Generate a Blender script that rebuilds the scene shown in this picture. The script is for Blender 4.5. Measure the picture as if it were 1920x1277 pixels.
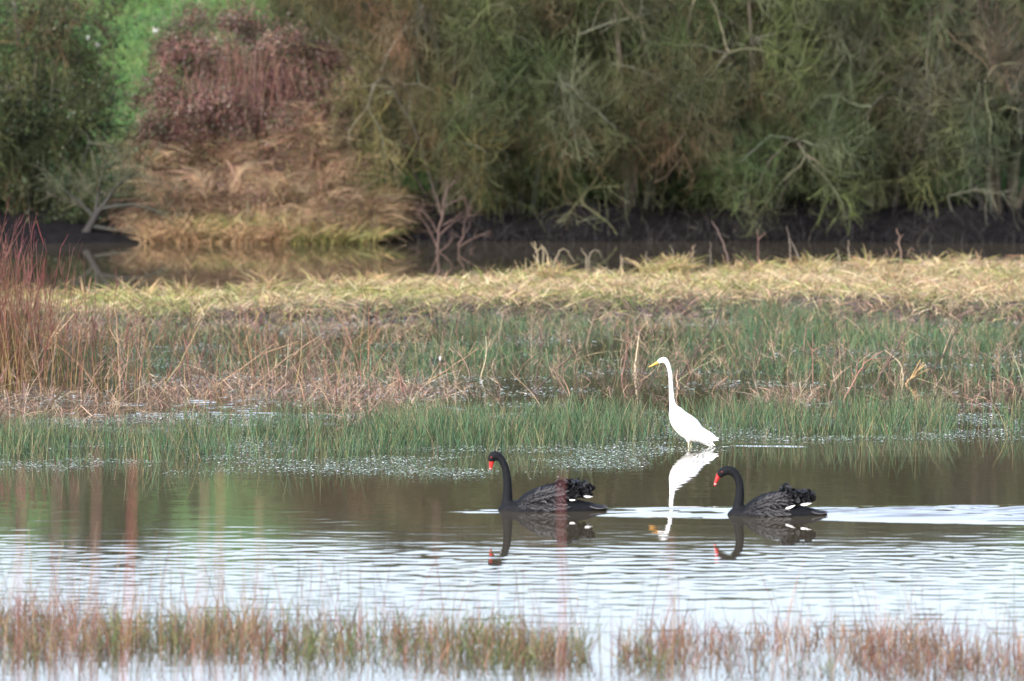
import bpy, bmesh, math
import numpy as np
from mathutils import Vector, Matrix
from mathutils.bvhtree import BVHTree

for _o in list(bpy.data.objects):
    bpy.data.objects.remove(_o, do_unlink=True)
scene = bpy.context.scene
COL = scene.collection
rng = np.random.default_rng(7)

# ------------------------------------------------------------------ camera
F = 12000.0                    # focal length in photo pixels (1920 wide)
CAM_H = 4.6
PITCH = math.atan(690.5 / F)
cam_d = bpy.data.cameras.new('camera')
cam_d.sensor_width = 36.0
cam_d.lens = F / 1920.0 * 36.0
cam_d.clip_start = 0.5
cam_d.clip_end = 3000.0
cam_d.dof.use_dof = True
cam_d.dof.focus_distance = 61.5
cam_d.dof.aperture_fstop = 2.8
cam = bpy.data.objects.new('camera', cam_d)
COL.objects.link(cam)
cam.location = (0, 0, CAM_H)
cam.rotation_euler = (math.pi / 2 - PITCH, 0, 0)
scene.camera = cam

# ------------------------------------------------------------------ sky + sun
SUN_EL, SUN_AZ = math.radians(27), math.radians(212)      # azimuth clockwise from +Y
world = bpy.data.worlds.new('World')
scene.world = world
world.use_nodes = True
wn = world.node_tree
wn.nodes.clear()
w_out = wn.nodes.new('ShaderNodeOutputWorld')
w_bg = wn.nodes.new('ShaderNodeBackground')
w_sky = wn.nodes.new('ShaderNodeTexSky')
w_sky.sky_type = 'NISHITA'
w_sky.sun_disc = False
w_sky.sun_elevation = SUN_EL
w_sky.sun_rotation = SUN_AZ
w_sky.air_density = 1.0
w_sky.dust_density = 2.5
w_sky.ozone_density = 2.2
w_bg.inputs['Strength'].default_value = 0.15
w_veil = wn.nodes.new('ShaderNodeHueSaturation')          # thin cloud veil: a paler, whiter sky
w_veil.inputs['Saturation'].default_value = 0.55
w_veil.inputs['Value'].default_value = 1.12
w_tint = wn.nodes.new('ShaderNodeVectorMath'); w_tint.operation = 'MULTIPLY'
w_tint.inputs[1].default_value = (0.972, 0.985, 1.07)
wn.links.new(w_sky.outputs[0], w_veil.inputs['Color'])
wn.links.new(w_veil.outputs[0], w_tint.inputs[0])
wn.links.new(w_tint.outputs[0], w_bg.inputs['Color'])
wn.links.new(w_bg.outputs[0], w_out.inputs['Surface'])

sun_d = bpy.data.lights.new('sun', 'SUN')
sun_d.energy = 2.3
sun_d.angle = math.radians(2.0)
sun_d.color = (1.0, 0.95, 0.89)
sun = bpy.data.objects.new('sun', sun_d)
COL.objects.link(sun)
sdir = Vector((math.sin(SUN_AZ) * math.cos(SUN_EL), math.cos(SUN_AZ) * math.cos(SUN_EL), math.sin(SUN_EL)))
sun.rotation_euler = (-sdir).to_track_quat('-Z', 'Y').to_euler()
sun.location = (-20, -20, 30)

scene.view_settings.view_transform = 'Standard'
scene.view_settings.look = 'None'
scene.view_settings.gamma = 1.0
scene.view_settings.use_curve_mapping = False
scene.view_settings.exposure = 1.35
scene.render.engine = 'CYCLES'
scene.cycles.use_denoising = True
scene.cycles.max_bounces = 4
scene.cycles.diffuse_bounces = 2
scene.cycles.glossy_bounces = 3
scene.cycles.transparent_max_bounces = 8
scene.cycles.caustics_reflective = False
scene.cycles.caustics_refractive = False

# ------------------------------------------------------------------ helpers
CP, SP = math.cos(PITCH), math.sin(PITCH)
def ray(px, py):
    u, v = (np.asarray(px, float) - 960.0) / F, (np.asarray(py, float) - 638.5) / F
    return u, CP - v * SP, -SP - v * CP
def on_z(px, py, z=0.0):               # where a line of sight meets the level z
    dx, dy, dz = ray(px, py)
    t = (z - CAM_H) / dz
    return np.stack([dx * t, dy * t, np.full_like(dx * t, z)], -1)
def on_y(px, py, Y):                   # where it meets the upright plane at distance Y
    dx, dy, dz = ray(px, py)
    t = Y / dy
    return np.stack([dx * t, dy * t, CAM_H + dz * t], -1)

def hash2(ix, iy, seed):
    n = (ix.astype(np.int64) * 374761393 + iy.astype(np.int64) * 668265263 + seed * 1442695041) & 0xFFFFFFFF
    n = ((n ^ (n >> 13)) * 1274126177) & 0xFFFFFFFF
    n = n ^ (n >> 16)
    return (n & 0xFFFF) / 65535.0
def vnoise(x, y, seed=0):
    x, y = np.asarray(x, float), np.asarray(y, float)
    ix, iy = np.floor(x), np.floor(y)
    fx, fy = x - ix, y - iy
    fx, fy = fx * fx * (3 - 2 * fx), fy * fy * (3 - 2 * fy)
    a, b = hash2(ix, iy, seed), hash2(ix + 1, iy, seed)
    c, d = hash2(ix, iy + 1, seed), hash2(ix + 1, iy + 1, seed)
    return (a * (1 - fx) + b * fx) * (1 - fy) + (c * (1 - fx) + d * fx) * fy
def fbm(x, y, seed=0, oct=4):
    s, a, t = 0, 0.5, 0
    for i in range(oct):
        s = s + a * vnoise(x * 2 ** i, y * 2 ** i, seed + i * 17); t += a; a *= 0.5
    return s / t
def sstep(a, b, x):
    t = np.clip((x - a) / (b - a), 0, 1)
    return t * t * (3 - 2 * t)
def unit(v):
    return v / np.maximum(np.linalg.norm(v, axis=-1, keepdims=True), 1e-9)

def make_mesh(name, V, Q, C=None, smooth=False):
    V = np.asarray(V, np.float32).reshape(-1, 3)
    Q = np.asarray(Q, np.int32)
    me = bpy.data.meshes.new(name)
    me.vertices.add(len(V)); me.vertices.foreach_set('co', V.ravel())
    k = Q.shape[1]
    me.loops.add(Q.size); me.loops.foreach_set('vertex_index', Q.ravel())
    me.polygons.add(len(Q))
    me.polygons.foreach_set('loop_start', np.arange(len(Q), dtype=np.int32) * k)
    me.polygons.foreach_set('loop_total', np.full(len(Q), k, np.int32))
    if smooth:
        me.polygons.foreach_set('use_smooth', np.ones(len(Q), bool))
    me.update(calc_edges=True)
    if C is not None:
        C = np.asarray(C, np.float32).reshape(-1, 3)
        at = me.attributes.new('col', 'FLOAT_COLOR', 'POINT')
        at.data.foreach_set('color', np.concatenate([C, np.ones((len(C), 1), np.float32)], 1).ravel())
    return me

class Geo:                              # gathers quads of one object
    def __init__(s): s.V, s.Q, s.C, s.n = [], [], [], 0
    def add(s, V, Q, C):
        V = V.reshape(-1, 3)
        s.V.append(V); s.Q.append(Q.reshape(-1, 4) + s.n)
        s.C.append(np.broadcast_to(C, V.shape) if np.ndim(C) == 1 else C.reshape(-1, 3)); s.n += len(V)
    def ribbons(s, P, Wd, C, side=None):
        """P (N,k,3) centre lines, Wd (N,k) or (N,1) widths, C (N,3) or (N,k,3) colours"""
        N, k, _ = P.shape
        if N == 0: return
        if side is None:
            a = rng.uniform(0, 2 * np.pi, N)
            side = np.stack([np.cos(a), np.sin(a), rng.normal(0, .15, N)], -1)
        d = unit(P[:, -1] - P[:, 0])
        sd = unit(side - (side * d).sum(-1, keepdims=True) * d)[:, None]
        w = np.broadcast_to(Wd, (N, k))[..., None] * 0.5
        V = np.stack([P - sd * w, P + sd * w], 2)                     # N,k,2,3
        i = np.arange(N)[:, None] * (2 * k) + np.arange(k - 1)[None] * 2
        Q = np.stack([i, i + 1, i + 3, i + 2], -1)
        C = C[:, None, None, :] if C.ndim == 2 else C[:, :, None, :]
        s.add(V, Q, np.broadcast_to(C, V.shape))
    def tubes(s, P, R, C, m=3):
        N, k, _ = P.shape
        if N == 0: return
        T = unit(np.gradient(P, axis=1))
        ref = np.where(np.abs(T[:, :1, 2:3]) > .9, np.array([1., 0, 0]), np.array([0, 0, 1.]))
        A = unit(np.cross(T, np.broadcast_to(ref, T.shape)))
        B = np.cross(T, A)
        th = np.arange(m) / m * 2 * np.pi
        R = np.broadcast_to(R, (N, k))[..., None, None]
        V = P[:, :, None] + R * (A[:, :, None] * np.cos(th)[:, None] + B[:, :, None] * np.sin(th)[:, None])
        base = np.arange(N)[:, None, None] * (k * m) + np.arange(k - 1)[None, :, None] * m
        j = np.arange(m)[None, None]
        j2 = (j + 1) % m
        Q = np.stack([base + j, base + j2, base + m + j2, base + m + j], -1)
        C = C[:, None, None, :] if C.ndim == 2 else C[:, :, None, :]
        s.add(V, Q, np.broadcast_to(C, V.shape))
    def leaves(s, P, size, C, flat=0.0):
        N = len(P)
        if N == 0: return
        a = unit(rng.normal(0, 1, (N, 3)) * np.array([1, 1, 1 - flat]))
        b = unit(np.cross(a, unit(rng.normal(0, 1, (N, 3)))))
        nn = np.cross(a, b)
        L = np.broadcast_to(size, (N,))[:, None]
        p0, p2 = P, P + a * L
        mid = P + a * L * .5 + nn * L * .12
        V = np.stack([p0, mid + b * L * .34, p2, mid - b * L * .34], 1)
        Q = np.arange(N * 4).reshape(N, 4)
        s.add(V, Q, np.broadcast_to(C[:, None], V.shape))
    def mesh(s, name, smooth=False):
        return make_mesh(name, np.concatenate(s.V), np.concatenate(s.Q), np.concatenate(s.C), smooth)

def link(name, me, mat=None, parent=None, label=None, cat=None, group=None, kind=None):
    o = bpy.data.objects.new(name, me)
    COL.objects.link(o)
    if mat is not None and me is not None and not me.materials:
        me.materials.append(mat)
    if parent is not None: o.parent = parent
    if label: o['label'] = label
    if cat: o['category'] = cat
    if group: o['group'] = group
    if kind: o['kind'] = kind
    return o

def pick(cols, N, p=None, jit=.18):
    cols = np.array(cols)
    c = cols[rng.choice(len(cols), N, p=p)]
    return np.clip(c * (1 + rng.normal(0, jit, (N, 1))) * (1 + rng.normal(0, jit * .35, (N, 3))), .005, .9)

def blades(x, y, z, h, lean, bend, k=3, az=None):
    """curved blades growing at points: (N,k,3)"""
    N = len(x)
    if az is None: az = rng.uniform(0, 2 * np.pi, N)
    d = np.stack([np.cos(az), np.sin(az)], -1)
    t = np.linspace(0, 1, k)[None]
    off = (np.asarray(lean).reshape(-1, 1) * t + np.asarray(bend).reshape(-1, 1) * t ** 2) * h[:, None]
    zz = h[:, None] * (t - .45 * np.clip(np.asarray(bend).reshape(-1, 1), 0, 1.3) * t ** 2)
    return np.stack([x[:, None] + d[:, :1] * off, y[:, None] + d[:, 1:] * off, z[:, None] + zz], -1)

# ------------------------------------------------------------------ materials
def new_mat(name):
    m = bpy.data.materials.new(name); m.use_nodes = True
    nt = m.node_tree; nt.nodes.clear()
    out = nt.nodes.new('ShaderNodeOutputMaterial')
    return m, nt, out
def plant_mat(name, rough=.65, trans=.25, noise_scale=6.0, noise_amt=.35, tint=False):
    m, nt, out = new_mat(name)
    at = nt.nodes.new('ShaderNodeAttribute'); at.attribute_name = 'col'
    tc = nt.nodes.new('ShaderNodeTexCoord')
    nz = nt.nodes.new('ShaderNodeTexNoise'); nz.inputs['Scale'].default_value = noise_scale; nz.inputs['Detail'].default_value = 3
    nt.links.new(tc.outputs['Object'], nz.inputs['Vector'])
    mr = nt.nodes.new('ShaderNodeMapRange')
    mr.inputs['From Min'].default_value = .3; mr.inputs['From Max'].default_value = .7
    mr.inputs['To Min'].default_value = 1 - noise_amt; mr.inputs['To Max'].default_value = 1 + noise_amt
    nt.links.new(nz.outputs['Fac'], mr.inputs['Value'])
    mx = nt.nodes.new('ShaderNodeVectorMath'); mx.operation = 'SCALE'
    nt.links.new(at.outputs['Color'], mx.inputs[0]); nt.links.new(mr.outputs[0], mx.inputs['Scale'])
    src = mx.outputs[0]
    if tint:
        oi = nt.nodes.new('ShaderNodeObjectInfo')
        m2 = nt.nodes.new('ShaderNodeVectorMath'); m2.operation = 'MULTIPLY'
        nt.links.new(src, m2.inputs[0]); nt.links.new(oi.outputs['Color'], m2.inputs[1]); src = m2.outputs[0]
    bs = nt.nodes.new('ShaderNodeBsdfPrincipled')
    bs.inputs['Roughness'].default_value = rough
    bs.inputs['Specular IOR Level'].default_value = .3
    nt.links.new(src, bs.inputs['Base Color'])
    if trans > 0:
        tr = nt.nodes.new('ShaderNodeBsdfTranslucent'); nt.links.new(src, tr.inputs['Color'])
        mix = nt.nodes.new('ShaderNodeMixShader'); mix.inputs[0].default_value = trans
        nt.links.new(bs.outputs[0], mix.inputs[1]); nt.links.new(tr.outputs[0], mix.inputs[2])
        nt.links.new(mix.outputs[0], out.inputs['Surface'])
    else:
        nt.links.new(bs.outputs[0], out.inputs['Surface'])
    return m
def solid_mat(name, col, rough=.6, spec=.4, var=.2, scale=30.0, bump=0.0, sheen=0.0):
    m, nt, out = new_mat(name)
    tc = nt.nodes.new('ShaderNodeTexCoord')
    nz = nt.nodes.new('ShaderNodeTexNoise'); nz.inputs['Scale'].default_value = scale; nz.inputs['Detail'].default_value = 4
    nt.links.new(tc.outputs['Object'], nz.inputs['Vector'])
    rp = nt.nodes.new('ShaderNodeValToRGB')
    rp.color_ramp.elements[0].position = .3; rp.color_ramp.elements[1].position = .7
    rp.color_ramp.elements[0].color = (*[c * (1 - var) for c in col], 1)
    rp.color_ramp.elements[1].color = (*[min(1, c * (1 + var)) for c in col], 1)
    nt.links.new(nz.outputs['Fac'], rp.inputs[0])
    bs = nt.nodes.new('ShaderNodeBsdfPrincipled')
    bs.inputs['Roughness'].default_value = rough; bs.inputs['Specular IOR Level'].default_value = spec
    if sheen: bs.inputs['Sheen Weight'].default_value = sheen
    nt.links.new(rp.outputs[0], bs.inputs['Base Color'])
    if bump:
        bp = nt.nodes.new('ShaderNodeBump'); bp.inputs['Strength'].default_value = bump; bp.inputs['Distance'].default_value = .01
        nt.links.new(nz.outputs['Fac'], bp.inputs['Height']); nt.links.new(bp.outputs[0], bs.inputs['Normal'])
    nt.links.new(bs.outputs[0], out.inputs['Surface'])
    return m

M_blade = plant_mat('blade')
M_twig = plant_mat('twig', rough=.8, trans=0.0, noise_scale=.9, noise_amt=.45, tint=True)
M_leaf = plant_mat('leaf', rough=.45, trans=.2, noise_scale=2.0, noise_amt=.35, tint=True)
M_weed_glints = plant_mat('weed_and_sky_glints', rough=.25, trans=.1)
M_stalk = plant_mat('stalk', rough=.75, trans=0.0, noise_scale=40, noise_amt=.25)

# ------------------------------------------------------------------ terrain
def island_front(x): return 84.2 + 1.3 * (fbm(x * .35, x * 0 + 3.1, 5) - .5) * 2 + .6 * np.sin(x * .5 + 1) + np.where(x > 3, (x - 3) * .18, 0)
def island_back(x): return np.interp(x, [-30, -6, .4, 8.3, 40], [89.2, 90.2, 94.6, 98.0, 101.5]) + .8 * (fbm(x * .5, x * 0 + 8.7, 6) - .5) * 2
def shore(x): return 109.2 + 1.0 * (fbm(x * .3, x * 0 + 1.7, 9) - .5) * 2 - np.where(x < -2.3, .5, 0)
def terrain(x, y):
    n = fbm(x * .6, y * .6, 21)
    n2 = fbm(x * 2.2, y * 2.2, 31)
    z = -0.45 + .1 * n
    z = np.where(y < 40, np.maximum(z, np.interp(y, [-400, -60, 0, 8, 20, 32, 38, 40], [7, 4, 2.7, 1.9, .75, .12, -.25, -.4]) + .1 * (n - .5)), z)
    fr, bk = island_front(x), island_back(x)
    isl = sstep(fr - 1.2, fr + 2.2, y) * (1 - sstep(bk - 1.5, bk + 1.0, y))
    hump = .06 + .13 * sstep(-6, 8, x) + .10 * (n - .5) + .10 * (n2 - .5)
    z = np.where(isl > 0, np.maximum(z, -.45 * (1 - isl) + (hump + .0) * isl), z)
    sh = shore(x)
    left = 1 - sstep(-3.2, -2.0, x)
    bank = np.where(left > .5, .05 + .12 * np.clip(y - sh, 0, 3), (.30 + .35 * fbm(x * .9, y * .9, 77)) * sstep(0, 1.3, y - sh) + .03 * np.clip(y - sh - 1, 0, 3))
    hill = np.interp(y, [112, 118, 200, 232, 300, 800, 3000], [0, .7, 12.5, 16.0, 18, 22, 30])
    z = np.where(y > sh - 1.0, np.maximum(z, -.45 + .45 * sstep(-1.0, 0, y - sh) + (bank + .12 * (n2 - .5)) * sstep(-.1, .4, y - sh) + hill), z)
    return z
def graded(a, b, step, lo, hi, grow=1.25):
    core = list(np.arange(a, b + step * .5, step))
    s, p, left = step, core[0], []
    while p > lo:
        s *= grow; p -= s; left.append(p)
    s, p, right = step, core[-1], []
    while p < hi:
        s *= grow; p += s; right.append(p)
    return np.array(left[::-1] + core + right)
def grid_mesh(name, xs, ys, zf, cf):
    X, Y = np.meshgrid(xs, ys)
    Z = zf(X, Y)
    V = np.stack([X, Y, Z], -1)
    ny, nx = X.shape
    i = (np.arange(ny - 1)[:, None] * nx + np.arange(nx - 1)[None]).ravel()
    Q = np.stack([i, i + 1, i + nx + 1, i + nx], -1)
    C = cf(X, Y, Z).reshape(-1, 3) if cf else None
    return make_mesh(name, V, Q, C, True)
def terrain_col(x, y, z):
    n = fbm(x * .9, y * .9, 41)[..., None]
    mud = np.array([.075, .06, .05]); dark = np.array([.008, .007, .0075])  # dark: bank mud with shade under the overhanging trees put into its colour
    straw = np.array([.30, .22, .11]); green = np.array([.06, .13, .04]); green2 = np.array([.11, .20, .05])
    c = np.broadcast_to(mud, x.shape + (3,)) * (.6 + .8 * n)
    isl = ((y > island_front(x) + 3.2 + 2 * (n[..., 0] - .5)) & (y < 106))[..., None]
    c = np.where(isl, straw * (.6 + .7 * n), c)
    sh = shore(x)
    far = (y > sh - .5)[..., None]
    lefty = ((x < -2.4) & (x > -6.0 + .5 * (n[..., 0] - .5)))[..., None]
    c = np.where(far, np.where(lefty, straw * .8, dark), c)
    g = (green * n + green2 * (1 - n)) * (.7 + .6 * fbm(x * .25, y * .25, 51)[..., None])
    t = sstep(112.0, 114.5, y)[..., None]
    c = c * (1 - t) + g * t
    near = sstep(34, 28, y)[..., None]
    return c * (1 - near) + g * .7 * near
m, nt, out = new_mat('ground')
at = nt.nodes.new('ShaderNodeAttribute'); at.attribute_name = 'col'
tc = nt.nodes.new('ShaderNodeTexCoord')
nz = nt.nodes.new('ShaderNodeTexNoise'); nz.inputs['Scale'].default_value = 5; nz.inputs['Detail'].default_value = 6
nt.links.new(tc.outputs['Object'], nz.inputs['Vector'])
mr = nt.nodes.new('ShaderNodeMapRange'); mr.inputs['From Min'].default_value = .3; mr.inputs['From Max'].default_value = .7
mr.inputs['To Min'].default_value = .55; mr.inputs['To Max'].default_value = 1.4
nt.links.new(nz.outputs['Fac'], mr.inputs[0])
sc = nt.nodes.new('ShaderNodeVectorMath'); sc.operation = 'SCALE'
nt.links.new(at.outputs['Color'], sc.inputs[0]); nt.links.new(mr.outputs[0], sc.inputs['Scale'])
bs = nt.nodes.new('ShaderNodeBsdfPrincipled'); bs.inputs['Roughness'].default_value = .9; bs.inputs['Specular IOR Level'].default_value = .08
bp = nt.nodes.new('ShaderNodeBump'); bp.inputs['Strength'].default_value = .6; bp.inputs['Distance'].default_value = .06
nt.links.new(nz.outputs['Fac'], bp.inputs['Height']); nt.links.new(bp.outputs[0], bs.inputs['Normal'])
nt.links.new(sc.outputs[0], bs.inputs['Base Color']); nt.links.new(bs.outputs[0], out.inputs['Surface'])
M_ground = m
gx = graded(-13, 13, .22, -1500, 1500)
gy = np.concatenate([graded(0, 40, 1.0, -400, 40, 1.3)[:-1], np.concatenate([np.arange(40, 82, .5), np.arange(82, 150, .2)]), graded(150, 160, .5, 150, 2800, 1.2)[1:]])
gy = np.unique(np.round(gy, 3))
link('ground', grid_mesh('ground', gx, gy, terrain, terrain_col), M_ground, kind='structure')

# ------------------------------------------------------------------ water
SW_A = on_z(1021.6, 957)        # the two swans and the egret
SW_B = on_z(1444, 966.5)
EG = on_z(1293, 838)
def wave_field(X, Y, n, lo, hi, spread, seed):
    r = np.random.default_rng(seed)
    H = np.zeros_like(X)
    for i in range(n):
        lam = lo * (hi / lo) ** r.random()
        k = 2 * np.pi / lam
        a = r.normal(0, spread)
        H += np.sin(k * (np.sin(a) * X + np.cos(a) * Y) + r.uniform(0, 6.28)) * (np.sqrt(2.0 / n) / k)
    return H                                          # slope rms about 1
def wake(X, Y, x0, y0, x1, w0, w1, amp):
    """a swell trailing to +x from (x0,y0): long face towards the viewer"""
    t = np.clip((X - x0) / (x1 - x0), 0, 1)
    w = w0 + (w1 - w0) * t
    s = (Y - y0) / w                                  # 0 at the swan, negative nearer
    face = np.where(s < .35, sstep(-1.3, .35, s) , 1 - sstep(.35, .8, s))
    m_ = sstep(x0 - .15, x0 + .9, X) * (1 - sstep(x1 - 2.5, x1, X))
    return face * amp * w * m_
DEG = math.pi / 180
def water_h(X, Y):
    inside = (np.abs(X) < 12) & (Y > 36) & (Y < 113)
    H = np.zeros_like(X)
    x, y = X[inside], Y[inside]
    g1 = .35 + 1.3 * fbm(x * .35, y * .22, 61, 3)
    calm = wave_field(x, y, 36, .25, .9, .45, 1)
    fine = wave_field(x, y, 60, .10, .36, .95, 2)
    line = 51.0 + .35 * (fbm(x * .3, x * 0, 62) - .5) * 2 - x * .04
    wind = sstep(line + .5, line - .5, y)
    rms = .050 + .06 * sstep(line + 2.0, line, y) - .075 * wind
    marsh = sstep(62.5, 66, y) * (1 - sstep(80, 86, y) * (1 - .8 * sstep(3, 5, x) * (y < 90)))
    h = calm * rms * DEG * g1
    h += wave_field(x, y, 24, .3, .8, .6, 5) * DEG * .20 * wind * sstep(.45, .7, fbm(x * .5 + 7, y * .4, 64, 3))
    h += fine * DEG * (.50 * wind * (.15 + 1.75 * fbm(x * .7, y * .45, 63, 3)) + .085 + .17 * sstep(55.2, 57.5, y) + .05 * sstep(55, 52.5, y) + 2.8 * marsh * sstep(.30, .55, fbm(x * .8, y * .5, 71, 3)))
    ws = [(SW_A[0] + .25, SW_A[1] - .05, 9.0, .5, 1.3, .026), (SW_B[0] + .25, SW_B[1] + .1, 11.0, .5, 2.0, .032)]
    for a in ws:
        k_ = wake(x, y, *a)
        h += k_ * (.12 + 1.6 * fbm(x * 1.5, y * 5.5, 81, 4))
        h += fine * DEG * 1.3 * np.clip(k_ / .012, 0, 1)
    h += .012 * sstep(-4.1, -4.9, x) * np.where(y < 65.1, sstep(63.9, 65.1, y), 1 - sstep(65.1, 65.6, y))      # swell added so the open strip behind the rushes catches bright sky
    # bow ripples before the breasts, a thin line beside the egret
    for (bx, by) in ((SW_A[0] - .36, SW_A[1]), (SW_B[0] - .33, SW_B[1])):
        h += .0035 * np.exp(-((x - bx + .16) / .22) ** 2 - ((y - by) / .16) ** 2) * (1 + fine * 14)
    h += .006 * (.3 + 1.4 * fbm(x * 2.2, y * 2.2, 83, 2)) * sstep(EG[0], EG[0] + .4, x) * (1 - sstep(EG[0] + 1.2, EG[0] + 2.2, x)) * np.exp(-((y - EG[1] - .25) / .35) ** 2)
    H[inside] = h
    return H
ys, p = [], 36.0
while p < 113:
    ys.append(p); p += max(.035, p * p / 55200 * 1.0)
ys = np.concatenate([[30, 32, 34, 35.2, 35.7], ys, [113.5, 115]])
xs = graded(-9.5, 9.5, .062, -160, 160, 1.6)
water_me = grid_mesh('water', xs, ys, water_h, None)
m, nt, out = new_mat('water')
bs = nt.nodes.new('ShaderNodeBsdfPrincipled')
bs.inputs['Base Color'].default_value = (.060, .050, .032, 1)
bs.inputs['Roughness'].default_value = .025
bs.inputs['IOR'].default_value = 1.333
nt.links.new(bs.outputs[0], out.inputs['Surface'])
M_water = m
link('water', water_me, M_water, kind='structure')

# ------------------------------------------------------------------ trees on the far bank
def offshoots(P, n, tr, length, ang, droop, curl, k, seed_dir=None):
    """n children on each parent polyline P (N,kp,3) -> (N*n,k,3), parent index"""
    N, kp, _ = P.shape
    idx = np.repeat(np.arange(N), n)
    t = rng.uniform(tr[0], tr[1], N * n) * (kp - 1)
    i = np.clip(t.astype(int), 0, kp - 2); f = (t - i)[:, None]
    base = P[idx, i] * (1 - f) + P[idx, i + 1] * f
    tan = unit(P[idx, i + 1] - P[idx, i])
    perp = unit(np.cross(tan, rng.normal(0, 1, (N * n, 3))))
    a = np.radians(rng.uniform(ang[0], ang[1], N * n))[:, None]
    d = unit(tan * np.cos(a) + perp * np.sin(a))
    L = rng.uniform(length[0], length[1], N * n)[:, None]
    out_ = [base]
    for j in range(1, k):
        d = unit(d + np.array([0, 0, -droop]) / (k - 1) + rng.normal(0, curl, (N * n, 3)))
        out_.append(out_[-1] + d * L / (k - 1))
    return np.stack(out_, 1), idx

TWIG_COLS = [[.100, .088, .050], [.068, .088, .034], [.046, .064, .026], [.140, .134, .100], [.125, .072, .045], [.130, .138, .052]]
def willow_proto(seed, stems=13, limbs=9, branches=17, twigs=20, height=5.3, reach=2.0, hang=.9, probs=None, leafy=0, leaf_cols=None, limb_cols=([.16, .16, .12], [.12, .125, .07], [.17, .155, .10], [.09, .09, .05], [.07, .065, .04])):
    global rng
    keep = rng; rng = np.random.default_rng(seed)
    az = np.linspace(0, 2 * np.pi, stems, endpoint=False) + rng.normal(0, .3, stems)
    k = 9
    pts = []
    for n_, a in enumerate(az):
        skirt = n_ % 2 == 1
        out_r = rng.uniform(.75, 1.15) * reach if skirt else rng.uniform(.3, .9) * reach
        top = height * (rng.uniform(.28, .58) if skirt else rng.uniform(.68, .86))
        t = np.linspace(0, 1, k)
        r = .2 + out_r * t ** (1.0 if skirt else 1.4)
        z = top * np.sin(t * (2.1 if skirt else 1.75))
        wob = np.cumsum(rng.normal(0, .08, (k, 3)), 0)
        pts.append(np.stack([np.cos(a) * r, np.sin(a) * r, z], -1) + wob * t[:, None])
    S = np.array(pts)
    L1, i1 = offshoots(S, limbs, (.10, 1), (.8, 1.8), (25, 80), hang * .8, .26, 7)
    L2, i2 = offshoots(L1, branches, (.15, 1), (.35, 1.0), (20, 85), hang * .15, .30, 4)
    L3, i3 = offshoots(L2, twigs, (.1, 1), (.18, .55), (20, 85), -.25, .22, 3)
    low = -.05
    L2[..., 2] = np.where(L2[..., 2] < low, low + (low - L2[..., 2]) * .3, L2[..., 2])
    L3[..., 2] = np.where(L3[..., 2] < low, low + (low - L3[..., 2]) * .3, L3[..., 2])
    for q in (S, L1, L2, L3):               # crowns level off at about the same height
        q[..., 2] = np.where(q[..., 2] > 4.2, 4.2 + .8 * (1 - np.exp(-(q[..., 2] - 4.2) / .8)), q[..., 2])
    cl = np.array(TWIG_COLS)
    limb_c = cl[rng.choice(len(cl), len(L1), p=probs)]
    c2 = limb_c[i2] * .85 + pick(TWIG_COLS, len(L2), probs) * .15
    c3 = c2[i3] * .75 + pick(TWIG_COLS, len(L3), probs, .3) * .25
    c3 = np.clip(c3 * .85 * (1 + rng.normal(0, .38, (len(c3), 1))), .008, .6)
    trunk = Geo(); g1 = Geo(); g2 = Geo()
    r0 = np.linspace(.055, .010, k)[None] * rng.uniform(.7, 1.2, (stems, 1))
    trunk.tubes(S, r0, pick([[.07, .065, .048], [.09, .09, .065], [.05, .045, .03]], stems), 7)
    g1.tubes(L1, np.linspace(.019, .005, 7)[None] * rng.uniform(.7, 1.3, (len(L1), 1)), pick(limb_cols, len(L1)), 4)
    g2.tubes(L2, np.linspace(.0062, .003, 4)[None], np.clip(c2 * 1.2, 0, .5), 3)
    g2.ribbons(L3, np.linspace(.0056, .0034, 3)[None] * rng.uniform(.7, 1.5, (len(L3), 1)), c3)
    g3 = None
    if leafy:
        g3 = Geo()
        j = rng.choice(len(L3), leafy)
        pos = L3[j, rng.integers(0, 3, leafy)] + rng.normal(0, .03, (leafy, 3))
        g3.leaves(pos, rng.uniform(.035, .075, leafy), pick(leaf_cols, leafy, None, .3))
    res = (trunk.mesh('willow_trunk', True), g1.mesh('willow_limb', True), g2.mesh('willow_crown'), g3.mesh('willow_leaf') if g3 else None)
    rng = keep
    return res
PR = [.22, .26, .17, .14, .11, .10]
protos = [willow_proto(101, hang=.6, probs=PR), willow_proto(102, reach=2.2, hang=.45, probs=PR), willow_proto(103, reach=1.8, hang=.75, probs=PR)]
def place_tree(name, proto, loc, rz, scl, tint, label, cat='bush', group=None):
    e = link(name, None, None, None, label, cat, group)
    e.location = loc; e.rotation_euler = (0, 0, rz); e.scale = scl
    for part, me, mt in (('trunk', proto[0], M_twig), ('limb', proto[1], M_twig), ('crown', proto[2], M_twig), ('foliage', proto[3], M_leaf)):
        if me is None: continue
        o = link(part, me, mt, e)
        o.color = (*[c_ * .78 for c_ in tint], 1) if part in ('crown', 'foliage') else (.8, .8, .8, 1)
    return e
def at_px(px, Y):
    return (px - 960) / F * Y
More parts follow.
